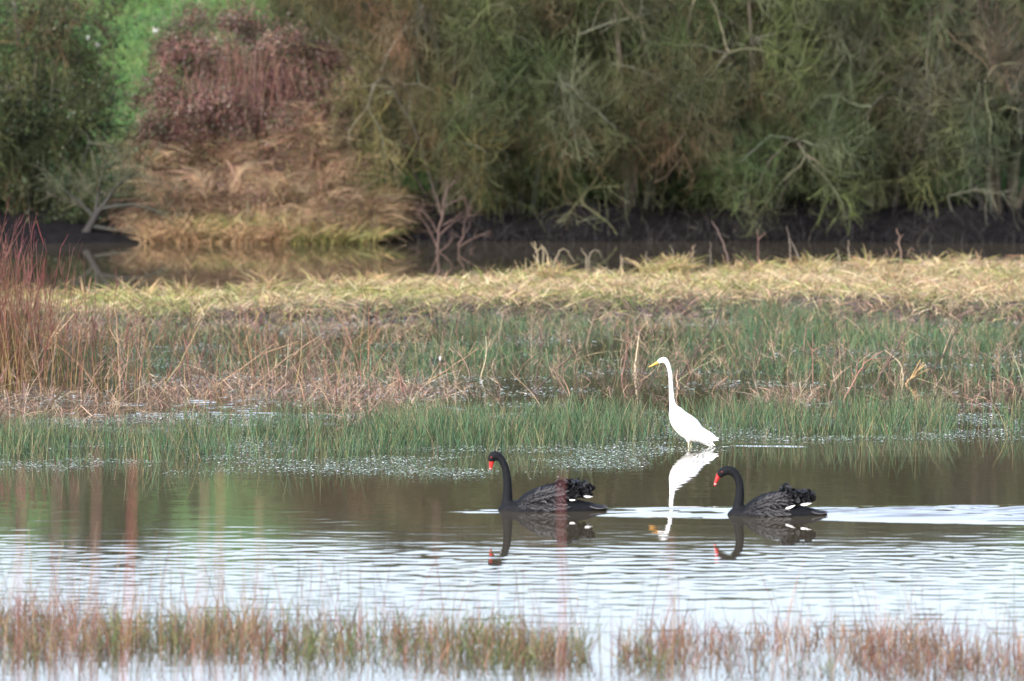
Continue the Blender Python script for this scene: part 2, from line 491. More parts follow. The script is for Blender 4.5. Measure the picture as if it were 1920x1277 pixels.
W_ = [  # px, distance, proto, rotation, width, height scale, tint, label
    (845, 111.4, 0, .3, .92, 1.05, (1.22, 1.0, .85), 'brown olive willow bush beside the red bramble, twigs hanging over tan grass'),
    (985, 111.0, 2, 1.9, 1.0, 1.05, (.95, 1.1, .85), 'bright mossy willow bush behind the branched dead hogweed'),
    (1200, 111.1, 1, 4.0, 1.0, 1.05, (1.08, 1.02, .9), 'willow bush with pale arching branches above the egret'),
    (1420, 111.0, 0, 2.6, 1.0, 1.05, (.92, 1.12, .85), 'green drooping willow bush, third from the right end of the bank'),
    (1660, 111.2, 2, 5.1, 1.05, 1.05, (1.0, 1.03, .95), 'brownish green willow bush over the darkest stretch of bank'),
    (1880, 111.0, 1, .8, 1.0, 1.05, (.95, 1.03, 1.08), 'grey green willow bush at the right end of the bank'),
    (880, 116.5, 1, 2.2, 1.2, 1.05, (.95, .95, .95), 'taller bare willow rising behind the mossy bush, pale stems near the top edge'),
    (1130, 117.0, 0, 5.5, 1.2, 1.05, (.85, .95, .85), 'dark willow rising behind the pale arching branches'),
    (1400, 117.0, 2, 3.3, 1.2, 1.05, (1.0, .95, .9), 'brownish willow rising behind the green drooping bush'),
    (1690, 117.0, 1, 1.2, 1.2, 1.05, (.9, .97, .95), 'dull green willow rising behind the brownish green bush'),
    (1930, 117.5, 0, 4.4, 1.2, 1.05, (.92, 1.0, 1.0), 'grey willow rising behind the rightmost bush'),
    (1010, 118.0, 2, 2.9, 1.2, 1.05, (.9, .92, .85), 'dark willow filling the gap behind the mossy bush and the arching one'),
    (1260, 118.0, 1, 4.9, 1.2, 1.05, (.92, .95, .85), 'dull willow filling the gap high above the egret'),
    (1550, 118.0, 0, .6, 1.2, 1.05, (.9, .95, .9), 'dull willow filling the gap between the two back willows furthest right but one'),
    (770, 118.0, 0, 1.6, 1.2, 1.05, (1.0, .92, .85), 'brown willow filling the gap behind the brown olive bush'),
    (665, 117.0, 2, .2, 1.1, 1.05, (1.0, .93, .85), 'brown twiggy willow rising behind the red bramble'),
]
for px, Y, pi, rz, sw, sh_, tint, lab in W_:
    x = at_px(px, Y)
    place_tree('willow_bush', protos[pi], (x, Y, float(terrain(np.array([x]), np.array([Y]))[0]) - .28), rz, (sw, sw, sh_), tint, lab, 'bush', 'willow bushes along the far bank')
def traced(label_part, pts, Y, r, col):
    e_ = next(o for o in bpy.data.objects if o.get('label', '').startswith(label_part))
    P = np.array([on_y(a, b, Y) for a, b in pts]); P[:, 1] += rng.normal(0, .12, len(P))
    t = np.linspace(0, len(P) - 1, 12); i = np.clip(t.astype(int), 0, len(P) - 2); f = (t - i)[:, None]
    f = f * .6 + (f * f * (3 - 2 * f)) * .4
    P = P[i] * (1 - f) + P[i + 1] * f
    P[:, 1] += .6; r *= .5
    g = Geo(); g.tubes(P[None], np.linspace(r, r * .35, 12)[None], np.array([col]), 6)
    B, _i = offshoots(P[None], 26, (.1, 1), (.25, .9), (20, 75), .2, .2, 5)
    g.tubes(B, np.linspace(r * .4, .003, 5)[None], pick([col, [.12, .125, .07]], len(B)), 3)
    o = link('branch', g.mesh('branch', True), M_twig, e_)
    o.matrix_parent_inverse = e_.matrix_basis.inverted()
GR, GY = [.14, .14, .105], [.115, .115, .055]
for lp, pts, Y, r_, c_ in (
    ('willow bush with pale', [(1085, 66), (1150, 41), (1195, 33), (1275, 6)], 109.6, .030, GR), ('willow bush with pale', [(1205, -10), (1203, 45), (1213, 88)], 109.6, .034, GR),
    ('willow bush with pale', [(934, 57), (987, 73), (1019, 110), (1089, 179), (1110, 205)], 109.4, .028, GR), ('willow bush with pale', [(1150, 120), (1200, 130), (1260, 165), (1320, 200)], 109.5, .024, GR),
    ('willow bush with pale', [(1170, 462), (1146, 423), (1085, 379), (1109, 354), (1172, 350)], 109.3, .026, GY), ('willow bush with pale', [(1085, 379), (1066, 405), (1058, 425)], 109.3, .018, GY),
    ('bright mossy', [(868, 10), (876, 40), (893, 88)], 109.6, .028, GR), ('bright mossy', [(780, -10), (784, 25), (800, 62)], 109.6, .024, GR), ('bright mossy', [(905, 30), (915, 60), (928, 95)], 109.6, .02, GR),
    ('green drooping', [(1350, 20), (1400, 60), (1430, 75)], 109.5, .022, GR), ('green drooping', [(1372, 190), (1374, 250), (1366, 300), (1380, 345)], 109.4, .018, GY), ('green drooping', [(1240, 175), (1280, 185), (1310, 225)], 109.4, .022, GR),
    ('brownish green willow', [(1620, 0), (1622, 30), (1640, 60), (1690, 90)], 109.5, .02, GY), ('brownish green willow', [(1560, 130), (1575, 170), (1600, 185)], 109.5, .016, GR),
    ('grey green', [(1735, 185), (1728, 160), (1745, 140), (1800, 130)], 109.5, .03, [.10, .10, .085]), ('grey green', [(1790, 400), (1780, 370), (1840, 355), (1890, 370)], 109.3, .02, GR)):
    traced(lp, pts, Y, r_, c_)
dark_proto = willow_proto(140, stems=8, limbs=10, branches=14, twigs=14, height=4.8, reach=1.5, hang=1.2, probs=[.1, .3, .35, .1, .1, .05], leafy=26000,
                          leaf_cols=[[.035, .060, .028], [.05, .075, .04], [.025, .045, .025], [.075, .085, .055]], limb_cols=([.05, .05, .035], [.035, .035, .025], [.08, .075, .05]))
for px, Y, rz, lab, tint in ((62, 112.4, .5, 'dark green leafy tree at the left edge, drooping over the far water', (1.15, 1.05, .85)), (-150, 113.5, 2.4, 'dark green leafy tree half cut off by the left edge', (.8, .95, .85))):
    x = at_px(px, Y)
    place_tree('leafy_tree', dark_proto, (x, Y, float(terrain(np.array([x]), np.array([Y]))[0]) - .15), rz, (1, 1, 1.02), tint, lab, 'tree')
# small bare shrub leaning at the water's edge
def px_line(pts, Y, k=None, depth=0.0):
    P = np.array([on_y(a, b, Y) for a, b in pts])
    P[:, 1] += np.linspace(0, depth, len(P))
    if k:
        t = np.linspace(0, len(P) - 1, k); i = np.clip(t.astype(int), 0, len(P) - 2); f = (t - i)[:, None]
        P = P[i] * (1 - f) + P[i + 1] * f
        Q_ = P.copy(); Q_[1:-1] = P[1:-1] * .5 + (P[:-2] + P[2:]) * .25; P = Q_
    return P
Ys = 109.6
tr = px_line([(160, 440), (172, 420), (180, 402), (194, 386)], Ys, 7)
lm = np.array([px_line(q, Ys, 7, d) for q, d in (([(192, 388), (210, 362), (232, 335), (262, 322)], -.2), ([(181, 404), (202, 388), (230, 377), (290, 374)], .25), ([(178, 408), (184, 360), (196, 300)], .2),
      ([(172, 424), (225, 433), (270, 434), (330, 440)], -.2), ([(188, 392), (250, 380), (300, 395), (335, 425)], -.3), ([(178, 408), (150, 380), (110, 350)], .1))])
e = link('bare_shrub', None, None, None, 'small bare shrub with a dark forked trunk leaning over the far water', 'shrub')
e.location = tuple(tr[0]); off = tr[0]
g = Geo(); g.tubes((tr - off)[None], np.linspace(.085, .05, 7)[None], np.array([[.022, .020, .018]]), 8)
link('trunk', g.mesh('trunk', True), M_twig, e)
for q in lm:
    g = Geo(); g.tubes((q - off)[None], np.linspace(.045, .012, 7)[None], np.array([[.026, .026, .020]]), 6)
    link('branch', g.mesh('branch', True), M_twig, e)
b2, _ = offshoots(lm, 16, (.25, 1), (.3, .8), (20, 60), .1, .14, 4)
b3, _ = offshoots(b2, 14, (.1, 1), (.15, .4), (15, 60), .1, .1, 3)
g = Geo(); g.tubes(b2 - off, np.linspace(.009, .004, 4)[None], pick([[.06, .065, .035], [.05, .045, .03]], len(b2)), 3)
g.ribbons(b3 - off, np.array([[.008, .006, .004]]), pick([[.08, .085, .045], [.06, .075, .04], [.09, .08, .055]], len(b3)))
link('twig', g.mesh('twig'), M_twig, e)

# red bramble thicket: canes and leaves over a mound
cx, cy = at_px(462, 111.9), 111.9
def mound_pts(N, c, rx, ry, rz, z0, seed, shell=.35):
    r = np.random.default_rng(seed)
    th = r.uniform(0, 2 * np.pi, N); u = r.uniform(0, 1, N) ** .8
    d = np.stack([np.cos(th) * np.sqrt(1 - u * u * .98), np.sin(th) * np.sqrt(1 - u * u * .98), u], -1)
    lump = .78 + .5 * fbm(th * 2.2, u * 5, seed, 3)
    rad = lump * (1 - shell * r.uniform(0, 1, N) ** 1.6)
    return np.stack([c[0] + d[:, 0] * rx * rad, c[1] + d[:, 1] * ry * rad, z0 + d[:, 2] * rz * rad], -1)
e = link('bramble_thicket', None, None, None, 'red and purple bramble thicket mounded behind tan dead grass', 'bramble')
e.location = (cx, cy, .5)
lumps = [(330, 100, .34), (380, 70, .40), (440, 55, .42), (500, 60, .42), (560, 95, .45), (320, 165, .40), (370, 140, .45), (430, 130, .5), (500, 140, .5), (570, 160, .5), (345, 215, .42), (400, 215, .48), (470, 215, .5),
         (540, 230, .5), (600, 215, .4), (420, 280, .42), (480, 300, .42), (540, 300, .42), (370, 265, .35), (600, 130, .4), (510, 345, .35), (460, 340, .35), (590, 280, .35), (330, 240, .36), (300, 225, .3), (290, 250, .3)]
Ps, Cs = [], []
for lx, ly, lr in lumps * 4:
    N = 620
    q = lr * rng.uniform(.35, .85)
    c = on_y(lx + rng.normal(0, 30), ly + rng.normal(0, 26), cy - .2 + rng.uniform(-.45, .45) - .35 * (ly > 200)) - np.array([cx, cy, .5])
    d = rng.normal(0, .62, (N, 3))
    Ps.append(c + d * q * np.array([1, .9, .8]))
    kind = rng.uniform() if lx > 320 or ly < 190 else .6
    pr = [.34, .26, .22, .06, .12] if kind < .5 else ([.14, .14, .24, .08, .40] if kind < .75 else [.2, .16, .42, .12, .10])
    Cs.append(pick([[.145, .060, .055], [.095, .045, .048], [.21, .125, .095], [.29, .22, .19], [.065, .08, .042]], N, pr, .25) * rng.uniform(.6, 1.2))
P = np.concatenate(Ps); C = np.concatenate(Cs)
g = Geo(); g.leaves(P, rng.uniform(.025, .055, len(P)), C)
j_ = rng.choice(len(P), 7000); d_ = unit(rng.normal(0, 1, (7000, 3)) + np.array([0, 0, .4])) * rng.uniform(.12, .4, (7000, 1))
T_ = np.stack([P[j_] - d_ * .5, P[j_] + rng.normal(0, .02, (7000, 3)), P[j_] + d_ * .5 - np.array([0, 0, .05])], 1)
g.ribbons(T_, np.array([[.009, .008, .004]]), pick([[.19, .10, .075], [.13, .065, .055], [.27, .19, .14], [.09, .08, .045]], 7000))
link('foliage', g.mesh('bramble_foliage'), M_leaf, e)
N = 300
a = rng.uniform(0, 2 * np.pi, N); t = np.linspace(0, 1, 9)[None]
R_ = rng.uniform(.5, 1.5, N)[:, None]; Hh = rng.uniform(1.4, 3.2, N)[:, None]
P = np.stack([np.cos(a)[:, None] * R_ * t ** .8 + rng.normal(0, .4, (N, 1)), np.sin(a)[:, None] * R_ * t ** .8 * .8 + rng.normal(0, .3, (N, 1)), Hh * np.sin(t * 2.45)], -1)
g = Geo(); g.tubes(P, np.array([[.009, .008, .008, .007, .007, .006, .006, .005, .004]]), pick([[.20, .10, .08], [.13, .055, .055], [.24, .16, .11]], N), 3)
link('cane', g.mesh('bramble_cane', True), M_twig, e)

# dead tan herbage heaped on the far bank
g = Geo()
heaps = [(290, 290, 111.4, .6), (330, 270, 112.0, .8), (400, 300, 111.6, .9), (300, 390, 110.0, .8), (380, 400, 110.0, .9), (450, 380, 110.6, .8), (560, 270, 111.3, .55), (590, 240, 111.4, .4),
         (610, 330, 110.8, .6), (520, 350, 110.9, .7), (570, 370, 110.3, .6), (640, 380, 110.1, .55), (690, 390, 109.9, .45), (480, 410, 109.8, .8), (560, 415, 109.6, .8), (640, 425, 109.4, .6), (420, 330, 111.5, .7), (700, 410, 109.5, .35)]
for hx, hy, Y, r in heaps:
    for _ in range(11):
        N = 205
        c = on_y(hx + rng.normal(0, r * 48), hy + rng.normal(0, r * 38), Y + rng.normal(0, .25))
        rr = r * rng.uniform(.18, .4)
        x, y = c[0] + rng.normal(0, rr * .6, N), c[1] + rng.normal(0, rr * .6, N)
        zb = np.maximum(terrain(x, y), .02)
        z0 = np.clip(c[2] - rng.uniform(.1, .5, N), zb, None)
        az = rng.uniform(0, 6.28) + rng.normal(0, .8, N)
        L = rng.uniform(.2, .6, N)
        P = blades(x, y, z0, L, rng.uniform(.1, .7, N), rng.uniform(.3, 1.5, N), 4, az)
        sag = rng.uniform(0, 1.1, N) * L * rng.uniform(.3, 1)
        P[:, 2:, 2] -= sag[:, None] * np.array([.3, .9])
        P[..., 2] = np.maximum(P[..., 2], .02)
        base = np.array([[.48, .33, .20], [.54, .40, .25], [.34, .21, .135], [.24, .15, .105], [.42, .32, .17]])[rng.choice(5, p=[.27, .2, .22, .18, .13])] * rng.uniform(.42, 1.25)
        g.ribbons(P, np.array([[.007, .008, .007, .004]]), pick([base, base * .8, [.38, .27, .16], [.17, .11, .075]], N, [.4, .25, .2, .15], .25))
N = 16000
x = rng.uniform(at_px(270, 110), at_px(730, 110), N); y = shore(x) + rng.uniform(-.25, 3.2, N) ** 1.0
z = terrain(x, y); ok = z > -.02; x, y, z = x[ok], y[ok], z[ok]; N = len(x)
P = blades(x, y, z - .02, rng.uniform(.15, .5, N), rng.uniform(.1, .6, N), rng.uniform(.2, 1.4, N), 3)
nn = fbm(x * 1.2, y * 1.2, 33)
C = np.where((nn > .55)[:, None], pick([[.30, .27, .10], [.17, .19, .06], [.38, .28, .13]], N), pick([[.42, .29, .15], [.34, .22, .12], [.27, .17, .10]], N))
g.ribbons(P, np.array([[.014, .014, .005]]), C)
link('dead_grass', g.mesh('dead_grass'), M_blade, label='tan dead grass and bracken slumped on the far bank', cat='dead grass', kind='stuff')

# roots, hanging twigs and litter on the dark bank
g = Geo(); N = 2600
x = rng.uniform(-2.4, 10.5, N); y = shore(x) + rng.uniform(-.2, 1.4, N); z = np.maximum(terrain(x, y), -.02)
P = blades(x, y, z, rng.uniform(.06, .45, N) ** 1.3, rng.uniform(0, 1.2, N), rng.uniform(-.6, 1.2, N), 4)
g.ribbons(P, np.array([[.012, .011, .009, .004]]), pick([[.020, .018, .018], [.011, .010, .0105], [.05, .044, .038]], N, [.45, .4, .15]))
link('bank_twigs', g.mesh('bank_twigs'), M_blade, label='dark roots and fallen twigs along the shaded mud bank', cat='twigs', kind='stuff')

# green meadow on the slope seen between tree and bramble, and its far tree
g = Geo(); N = 30000
x = rng.uniform(-12.5, -3.2, N); y = 113 + rng.uniform(0, 1, N) ** 1.2 * 45; z = terrain(x, y)
nn = fbm(x * .55, y * .30, 55, 3)
P = blades(x, y, z - .02, rng.uniform(.08, .26, N) * (.6 + nn), rng.uniform(.1, .5, N), rng.uniform(.2, .9, N), 3)
C = np.where((nn > .52)[:, None], pick([[.09, .15, .042], [.12, .175, .055]], N), np.where((nn < .40)[:, None], pick([[.05, .11, .035], [.11, .12, .06]], N), pick([[.05, .11, .035], [.065, .125, .04]], N)))
g.ribbons(P, np.array([[.022, .020, .006]]), C)
link('meadow_grass', g.mesh('meadow_grass'), M_blade, label='bright green meadow grass on the slope behind the trees', cat='grass', kind='stuff')
Yt = 141.0; x = at_px(226, Yt); z = float(terrain(np.array([x]), np.array([Yt]))[0])
place_tree('meadow_tree', protos[1], (x - .1, Yt, z - .1), 1.1, (.7, .7, .9), (.6, .6, .55), 'bare tree on the green slope, only its dark trunk foot in view', 'tree')
e = bpy.data.objects['meadow_tree']
g = Geo(); g.tubes(np.array([[[0.05, 0, -.1], [-.05, 0, .35], [-.2, .05, .8], [-.25, .1, 1.6], [-.2, .1, 2.6]]]) / np.array([.7, .7, .9]), np.array([[.26, .2, .18, .15, .09]]), np.array([[.035, .033, .03]]), 9)
link('bole', g.mesh('bole', True), M_twig, e)

# ------------------------------------------------------------------ grassy island
def scatter(N, x0, x1, y0, y1):
    return rng.uniform(x0, x1, N), rng.uniform(y0, y1, N)
x, y = scatter(150000, -10.5, 11.5, 84.5, 103)
z = terrain(x, y); n1 = fbm(x * .9, y * .55, 91, 3); n2 = fbm(x * 2.6, y * 1.6, 92, 2)
ok = (z > -.01) & (rng.uniform(0, 1, len(x)) < .35 + .9 * n2)
x, y, z, n1, n2 = x[ok], y[ok], z[ok], n1[ok], n2[ok]; N = len(x)
f_in = sstep(0, 5, y - island_front(x))
tan = sstep(-5, 5, x) * .30 + .48 + (n1 - .5) * 2.0
sel = rng.uniform(0, 1, N) < np.clip(tan, .06, .94)
C = np.where(sel[:, None], pick([[.43, .32, .19], [.50, .40, .26], [.33, .215, .125], [.40, .33, .18]], N, [.32, .28, .2, .2]), pick([[.26, .26, .085], [.18, .22, .06], [.36, .33, .14], [.12, .15, .05]], N, [.32, .2, .33, .15]))
mud = (rng.uniform(0, 1, N) > f_in * 1.6 + .12 + .5 * (n2 - .4)) | ((n2 < .33) & (rng.uniform(0, 1, N) < .5))
C = np.where(mud[:, None], pick([[.19, .125, .10], [.26, .18, .13], [.13, .15, .065], [.10, .14, .06]], N), C)
h = rng.uniform(.06, .25, N) * (.25 + 1.5 * n2)
P = blades(x, y, z - .02, h, rng.uniform(.1, .7, N), rng.uniform(.3, 1.5, N), 3)
g = Geo(); g.ribbons(P, np.array([[.013, .012, .004]]), C)
# ragged taller tufts along the far edge
for i in range(70):
    tx = rng.uniform(-8.5, 9.5); ty = float(island_back(np.array([tx]))[0]) - rng.uniform(.3, 2.0); N = 60
    x = tx + rng.normal(0, .09, N); y = ty + rng.normal(0, .09, N); z = terrain(x, y)
    P = blades(x, y, z, rng.uniform(.15, .42, N), rng.uniform(.05, .5, N), rng.uniform(.2, 1.5, N), 4)
    g.ribbons(P, np.array([[.012, .012, .010, .004]]), pick([[.42, .30, .16], [.34, .24, .13], [.33, .32, .11]], N))
link('island_grass', g.mesh('island_grass'), M_blade, label='straw and yellow green grass on the low island', cat='grass', kind='stuff')

# brown and green growth fading from the island into the shallows
x, y = scatter(16000, -9.5, 11, 80, 89); fr = island_front(x)
n3 = fbm(x * 1.3, y * .9, 95, 3)
ok = (y > fr - 2.6) & (y < fr + 2.6) & (rng.uniform(0, 1, len(x)) < 1.3 * sstep(.40, .62, n3) * (1 - .7 * sstep(3, 5, x) * (y < fr - .3))); x, y, n3 = x[ok], y[ok], n3[ok]; N = len(x)
P = blades(x, y, np.maximum(terrain(x, y), -.02), rng.uniform(.05, .26, N) * (.4 + 1.1 * n3), rng.uniform(.1, .9, N), rng.uniform(.1, 1.2, N), 3)
g2_ = Geo(); g2_.ribbons(P, np.array([[.010, .009, .004]]), pick([[.24, .16, .12], [.16, .105, .085], [.13, .15, .065], [.32, .25, .14], [.09, .12, .055]], N))
link('edge_growth', g2_.mesh('edge_growth'), M_blade, label='brown and green growth along the wet near edge of the island', cat='grass', kind='stuff')
# mud crumbs and litter on the island's near edge
x, y = scatter(5000, -9, 11, 82, 90)
ok = np.abs(y - island_front(x) - .2) < 1.4 * rng.uniform(.2, 1, len(x)); x, y = x[ok], y[ok]; N = len(x)
z = np.maximum(terrain(x, y), 0)
g = Geo(); g.leaves(np.stack([x, y, z + .01], -1), rng.uniform(.04, .14, N), pick([[.10, .08, .075], [.16, .12, .10], [.07, .055, .05], [.22, .18, .15]], N), .7)
link('mud_litter', g.mesh('mud_litter'), M_blade, label='dark mud clods and litter along the near edge of the island', cat='mud', kind='stuff')

# ------------------------------------------------------------------ rushes, stems and floating weed with painted sky glints in the marsh
RUSH = [[.055, .110, .054], [.078, .135, .062], [.040, .083, .040], [.100, .140, .062], [.20, .165, .09]]
def rush_patch(name, lab, x, y, hlo, hhi, cols=RUSH, w=.0058, lean=(.0, .22), bend=(.0, .35), probs=None):
    N = len(x); z = np.maximum(terrain(x, y), -.12)
    P = blades(x, y, z, rng.uniform(hlo, hhi, N) * (.45 + 1.0 * fbm(x * 1.9, y * 1.3, 19, 3)) + np.maximum(0, -z), rng.uniform(*lean, N), rng.uniform(*bend, N), 4)
    g = Geo(); g.ribbons(P, np.array([[1.0, 1.0, .8, .35]]) * w, pick(cols, N, probs, .22))
    return g
# front belt
x, y = scatter(95000, -6.4, 7.2, 58.3, 67.0)
lo = np.interp(x, [-6.4, -4.7, -2.2, -.6, 1.0, 2.0, 4, 7], [59.3, 59.5, 59.6, 60.4, 61.5, 62.6, 63.0, 63.4]) + .5 * (fbm(x * 1.2, x * 0, 12) - .5) * 2
hi = np.interp(x, [-6.4, -3.5, -2.0, 0, 2, 7], [62.6, 63.2, 64.6, 66.0, 66.2, 66.2]) + .4 * (fbm(x * .9, x * 0 + 5, 13) - .5) * 2
d = np.clip((y - lo) / 1.6, 0, 1) * np.clip((hi - y) / .6, 0, 1)
ok = (y > lo) & (y < hi) & (rng.uniform(0, 1, len(x)) < (.04 + .9 * d ** 1.5) * (.06 + .8 * sstep(.36, .62, fbm(x * 1.7, y * .9, 14, 3))))
x, y = x[ok], y[ok]
hs = .6 + .4 * np.clip((y - np.interp(x, [-6.4, 7], [59.3, 63])) / 2, 0, 1)
g = rush_patch('r', '', x, y, .16, .40)
_x, _y = x, y
link('rush_belt', g.mesh('rush_belt'), M_blade, label='belt of green rushes standing in the water behind the swans', cat='rushes', kind='stuff')
# far rushes towards the island
x, y = scatter(80000, -9, 10.5, 71.5, 86)
dn = fbm(x * .55, y * .5, 16, 3)
fr = island_front(x)
ok = (y < fr + .8 - 2.6 * sstep(3, 5, x)) & (rng.uniform(0, 1, len(x)) < .9 * sstep(.47, .60, dn) * (.30 + .65 * sstep(-5.5, 1.5, x)) * np.clip((y - 71.5) / 2, .2, 1) * (1 - .85 * sstep(5.5, 6.5, x) * (y < 79)))
x, y = x[ok], y[ok]
g = rush_patch('r', '', x, y, .12, .36, RUSH + [[.17, .14, .07]], .0075, (.0, .3), (.0, .5), [.24, .22, .18, .14, .1, .12])
link('far_rushes', g.mesh('far_rushes'), M_blade, label='green rushes in the shallows between island and brown stems', cat='rushes', kind='stuff')
# brown broken stems
STEM = [[.32, .22, .15], [.26, .17, .13], [.44, .34, .23], [.17, .11, .09], [.10, .075, .065], [.38, .24, .17]]
x, y = scatter(70000, -7.8, 8.6, 65.2, 81)
dn = fbm(x * .7, y * .45, 18, 3)
w_ = np.interp(y, [65.2, 66.6, 70, 72.5, 76, 81], [.35, 1, 1, .4, .14, .12]) * (.5 + .5 * sstep(3, -4, x) * (y > 69) + .5 * (y < 70.5))
ok = rng.uniform(0, 1, len(x)) < .52 * w_ * sstep(.47, .60, dn)
x, y = x[ok], y[ok]; N = len(x)
g = Geo()
hh = rng.uniform(.03, .18, N) * np.where(rng.uniform(0, 1, N) < .12, 2.0, 1.0)
P = blades(x, y, np.full(N, -.02), hh, rng.uniform(.0, 1.5, N), rng.uniform(-.3, 1.2, N), 4)
P[..., 2] = np.maximum(P[..., 2], -.02 + .02 * rng.uniform(0, 1, (N, 1)))
g.ribbons(P, np.array([[.0055, .005, .0045, .003]]) * rng.uniform(.6, 1.5, (N, 1)), pick(STEM, N))
# finely branched dead herbs
N = 300
x, y = scatter(N, -7.5, 8.2, 66, 80)
P = blades(x, y, np.full(N, -.03), rng.uniform(.12, .50, N) * np.where(x < -2, 1.4, 1), rng.uniform(.0, .6, N), rng.uniform(-.2, .5, N), 6)
g.tubes(P, np.array([[.0055, .005, .0045, .004, .003, .002]]), pick(STEM, N), 3)
b, i_ = offshoots(P, 9, (.35, 1), (.06, .28), (25, 65), -.2, .1, 3)
g.ribbons(b, np.array([[.004, .0035, .002]]), pick(STEM, len(b)))
b2, i_ = offshoots(b, 3, (.4, 1), (.03, .09), (25, 65), -.2, .1, 3)
g.ribbons(b2, np.array([[.0035, .0035, .0035]]), pick(STEM, len(b2)))
link('brown_stems', g.mesh('brown_stems'), M_blade, label='tangle of brown broken stems in the shallow water', cat='dead stems', kind='stuff')
# red shoots at the left
N = 1300
x = -7.3 + np.abs(rng.normal(0, 1, N)) * .95; y = rng.uniform(69.5, 76, N)
P = blades(x, y, np.full(N, -.05), rng.uniform(.7, 1.75, N) * np.clip(1.25 - .20 * (x + 7.0), .35, 1.25), rng.uniform(.0, .22, N), rng.uniform(.0, .2, N), 6)
tcol = np.linspace(0, 1, 6)[None, :, None]
C = pick([[.30, .20, .08], [.24, .15, .07], [.20, .17, .06]], N)[:, None] * (1 - tcol) + pick([[.155, .048, .045], [.12, .042, .042], [.19, .085, .065]], N)[:, None] * tcol
g = Geo(); g.tubes(P, np.array([[.007, .0065, .006, .005, .004, .002]]) * rng.uniform(.6, 1.1, (N, 1)), C, 3)
b, i_ = offshoots(P[::3], 5, (.45, 1), (.1, .35), (12, 35), -.3, .05, 3)
g.ribbons(b, np.array([[.005, .004, .002]]), pick([[.20, .06, .06], [.17, .07, .07]], len(b)))
N = 240
x = rng.uniform(-6.6, -1.6, N); y = rng.uniform(68.5, 80, N)
P = blades(x, y, np.full(N, -.05), rng.uniform(.25, .95, N), rng.uniform(.0, .6, N), rng.uniform(-.2, .5, N), 6)
g.tubes(P, np.array([[.006, .0055, .005, .004, .003, .002]]), pick([[.24, .13, .08], [.18, .08, .07], [.30, .20, .11]], N), 3)
link('red_shoots', g.mesh('red_shoots', True), M_blade, label='dense red and orange shoots standing at the left edge', cat='shoots', kind='stuff')
# floating weed, and pale flecks painted as sky glints on the water
g = Geo()
x, y = scatter(105000, -6.3, 7.0, 57.0, 66.5)
lo2 = np.interp(x, [-6.3, -3, -1.2, 0.2, 1.2, 2.2, 3.5, 7], [58.5, 58.5, 58.0, 57.6, 59.2, 61.3, 62.3, 62.8]) + .4 * (fbm(x * 1.3, x * 0 + 2, 22) - .5) * 2
dn = fbm(x * 1.1, y * 1.3, 23, 4)
ok = (y > lo2) & (rng.uniform(0, 1, len(x)) < 1.0 * sstep(.38, .62, dn) * np.clip((y - lo2) / .8, .08, 1))
x, y = x[ok], y[ok]
x2, y2 = scatter(80000, -9, 10, 65.5, 85)  # far flecks: sky reflected between the stems, put in as pale colour
dn2 = fbm(x2 * .8, y2 * .9, 24, 4); ok = rng.uniform(0, 1, len(x2)) < .8 * sstep(.46, .64, dn2)
x = np.concatenate([x, x2[ok]]); y = np.concatenate([y, y2[ok]]); N = len(x)
a_ = rng.uniform(0, 6.28, N); s_ = rng.uniform(.006, .015, N)
px_ = np.stack([np.cos(a_), np.sin(a_) * 1.2, rng.normal(0, .12, N)], -1) * s_[:, None]
py_ = np.stack([-np.sin(a_), np.cos(a_) * 1.2, rng.normal(0, .12, N)], -1) * s_[:, None]
s_ = np.where(y > 66, s_ * 1.5, s_); px_ = px_ * np.where(y > 66, 1.5, 1)[:, None]; py_ = py_ * np.where(y > 66, 1.5, 1)[:, None]
c = np.stack([x, y, np.full(N, .012) + rng.uniform(0, .012, N)], -1)
V = np.stack([c - px_, c - py_ * .7, c + px_, c + py_ * .7], 1)
g.add(V, np.arange(N * 4).reshape(N, 4), np.repeat(pick([[.22, .30, .20], [.32, .38, .30], [.12, .20, .10], [.50, .52, .50]], N)[:, None], 4, 1))
link('weed_and_sky_glints', g.mesh('weed_and_sky_glints'), M_weed_glints, label='pale flecks of floating weed and painted sky glints round the rushes', cat='water weed', kind='stuff')
# foreground reed bed
def fore(N, y0, y1, hlo, hhi, cols, w, seed, lean, bend, cut):
    x, y = scatter(N, -4.4, 4.6, y0, y1)
    dn = fbm(x * 1.5, y * .7, seed, 3)
    edge = np.interp(x, [-4.4, -3, -1.5, 0, .45, .62, .8, 1.6, 3, 4.6], [46.3, 46.0, 45.5, 44.8, 44.2, 42.5, 44.4, 45.0, 44.6, 44.6])
    near = np.interp(x, [-4.4, -3.2, -2.5, -1, 0.3, .6, .9, 2, 4.6], [42.2, 42.6, 43.2, 42.4, 42.0, 43.0, 41.8, 41.6, 41.6])
    ok = (y < edge) & (y > near) & (rng.uniform(0, 1, N) < np.where(x < .35, .35 + .65 * sstep(cut, cut + .22, dn), sstep(cut, cut + .22, dn)) * np.clip((edge - y) / .8, .15, 1))
    x, y = x[ok], y[ok]; n_ = len(x)
    P = blades(x, y, np.full(n_, -.05), rng.uniform(hlo, hhi, n_) * (.6 + .8 * fbm(x * 2, y, seed + 3, 2)), rng.uniform(*lean, n_), rng.uniform(*bend, n_), 4)
    gg = Geo(); gg.ribbons(P, np.array([[1, 1, .8, .3]]) * w, pick(cols, n_, None, .25)); return gg
RED = [[.19, .085, .06], [.155, .064, .048], [.24, .135, .085], [.11, .058, .042], [.26, .17, .095], [.13, .105, .048]]
g = fore(16000, 41.2, 46.5, .07, .30, RED, .0055, 25, (0, .5), (-.2, .6), .28)
N = 620; x = np.concatenate([rng.uniform(-4.4, -1, 360), rng.uniform(-1, 4.6, N - 360)]); y = rng.uniform(41, 45, N)
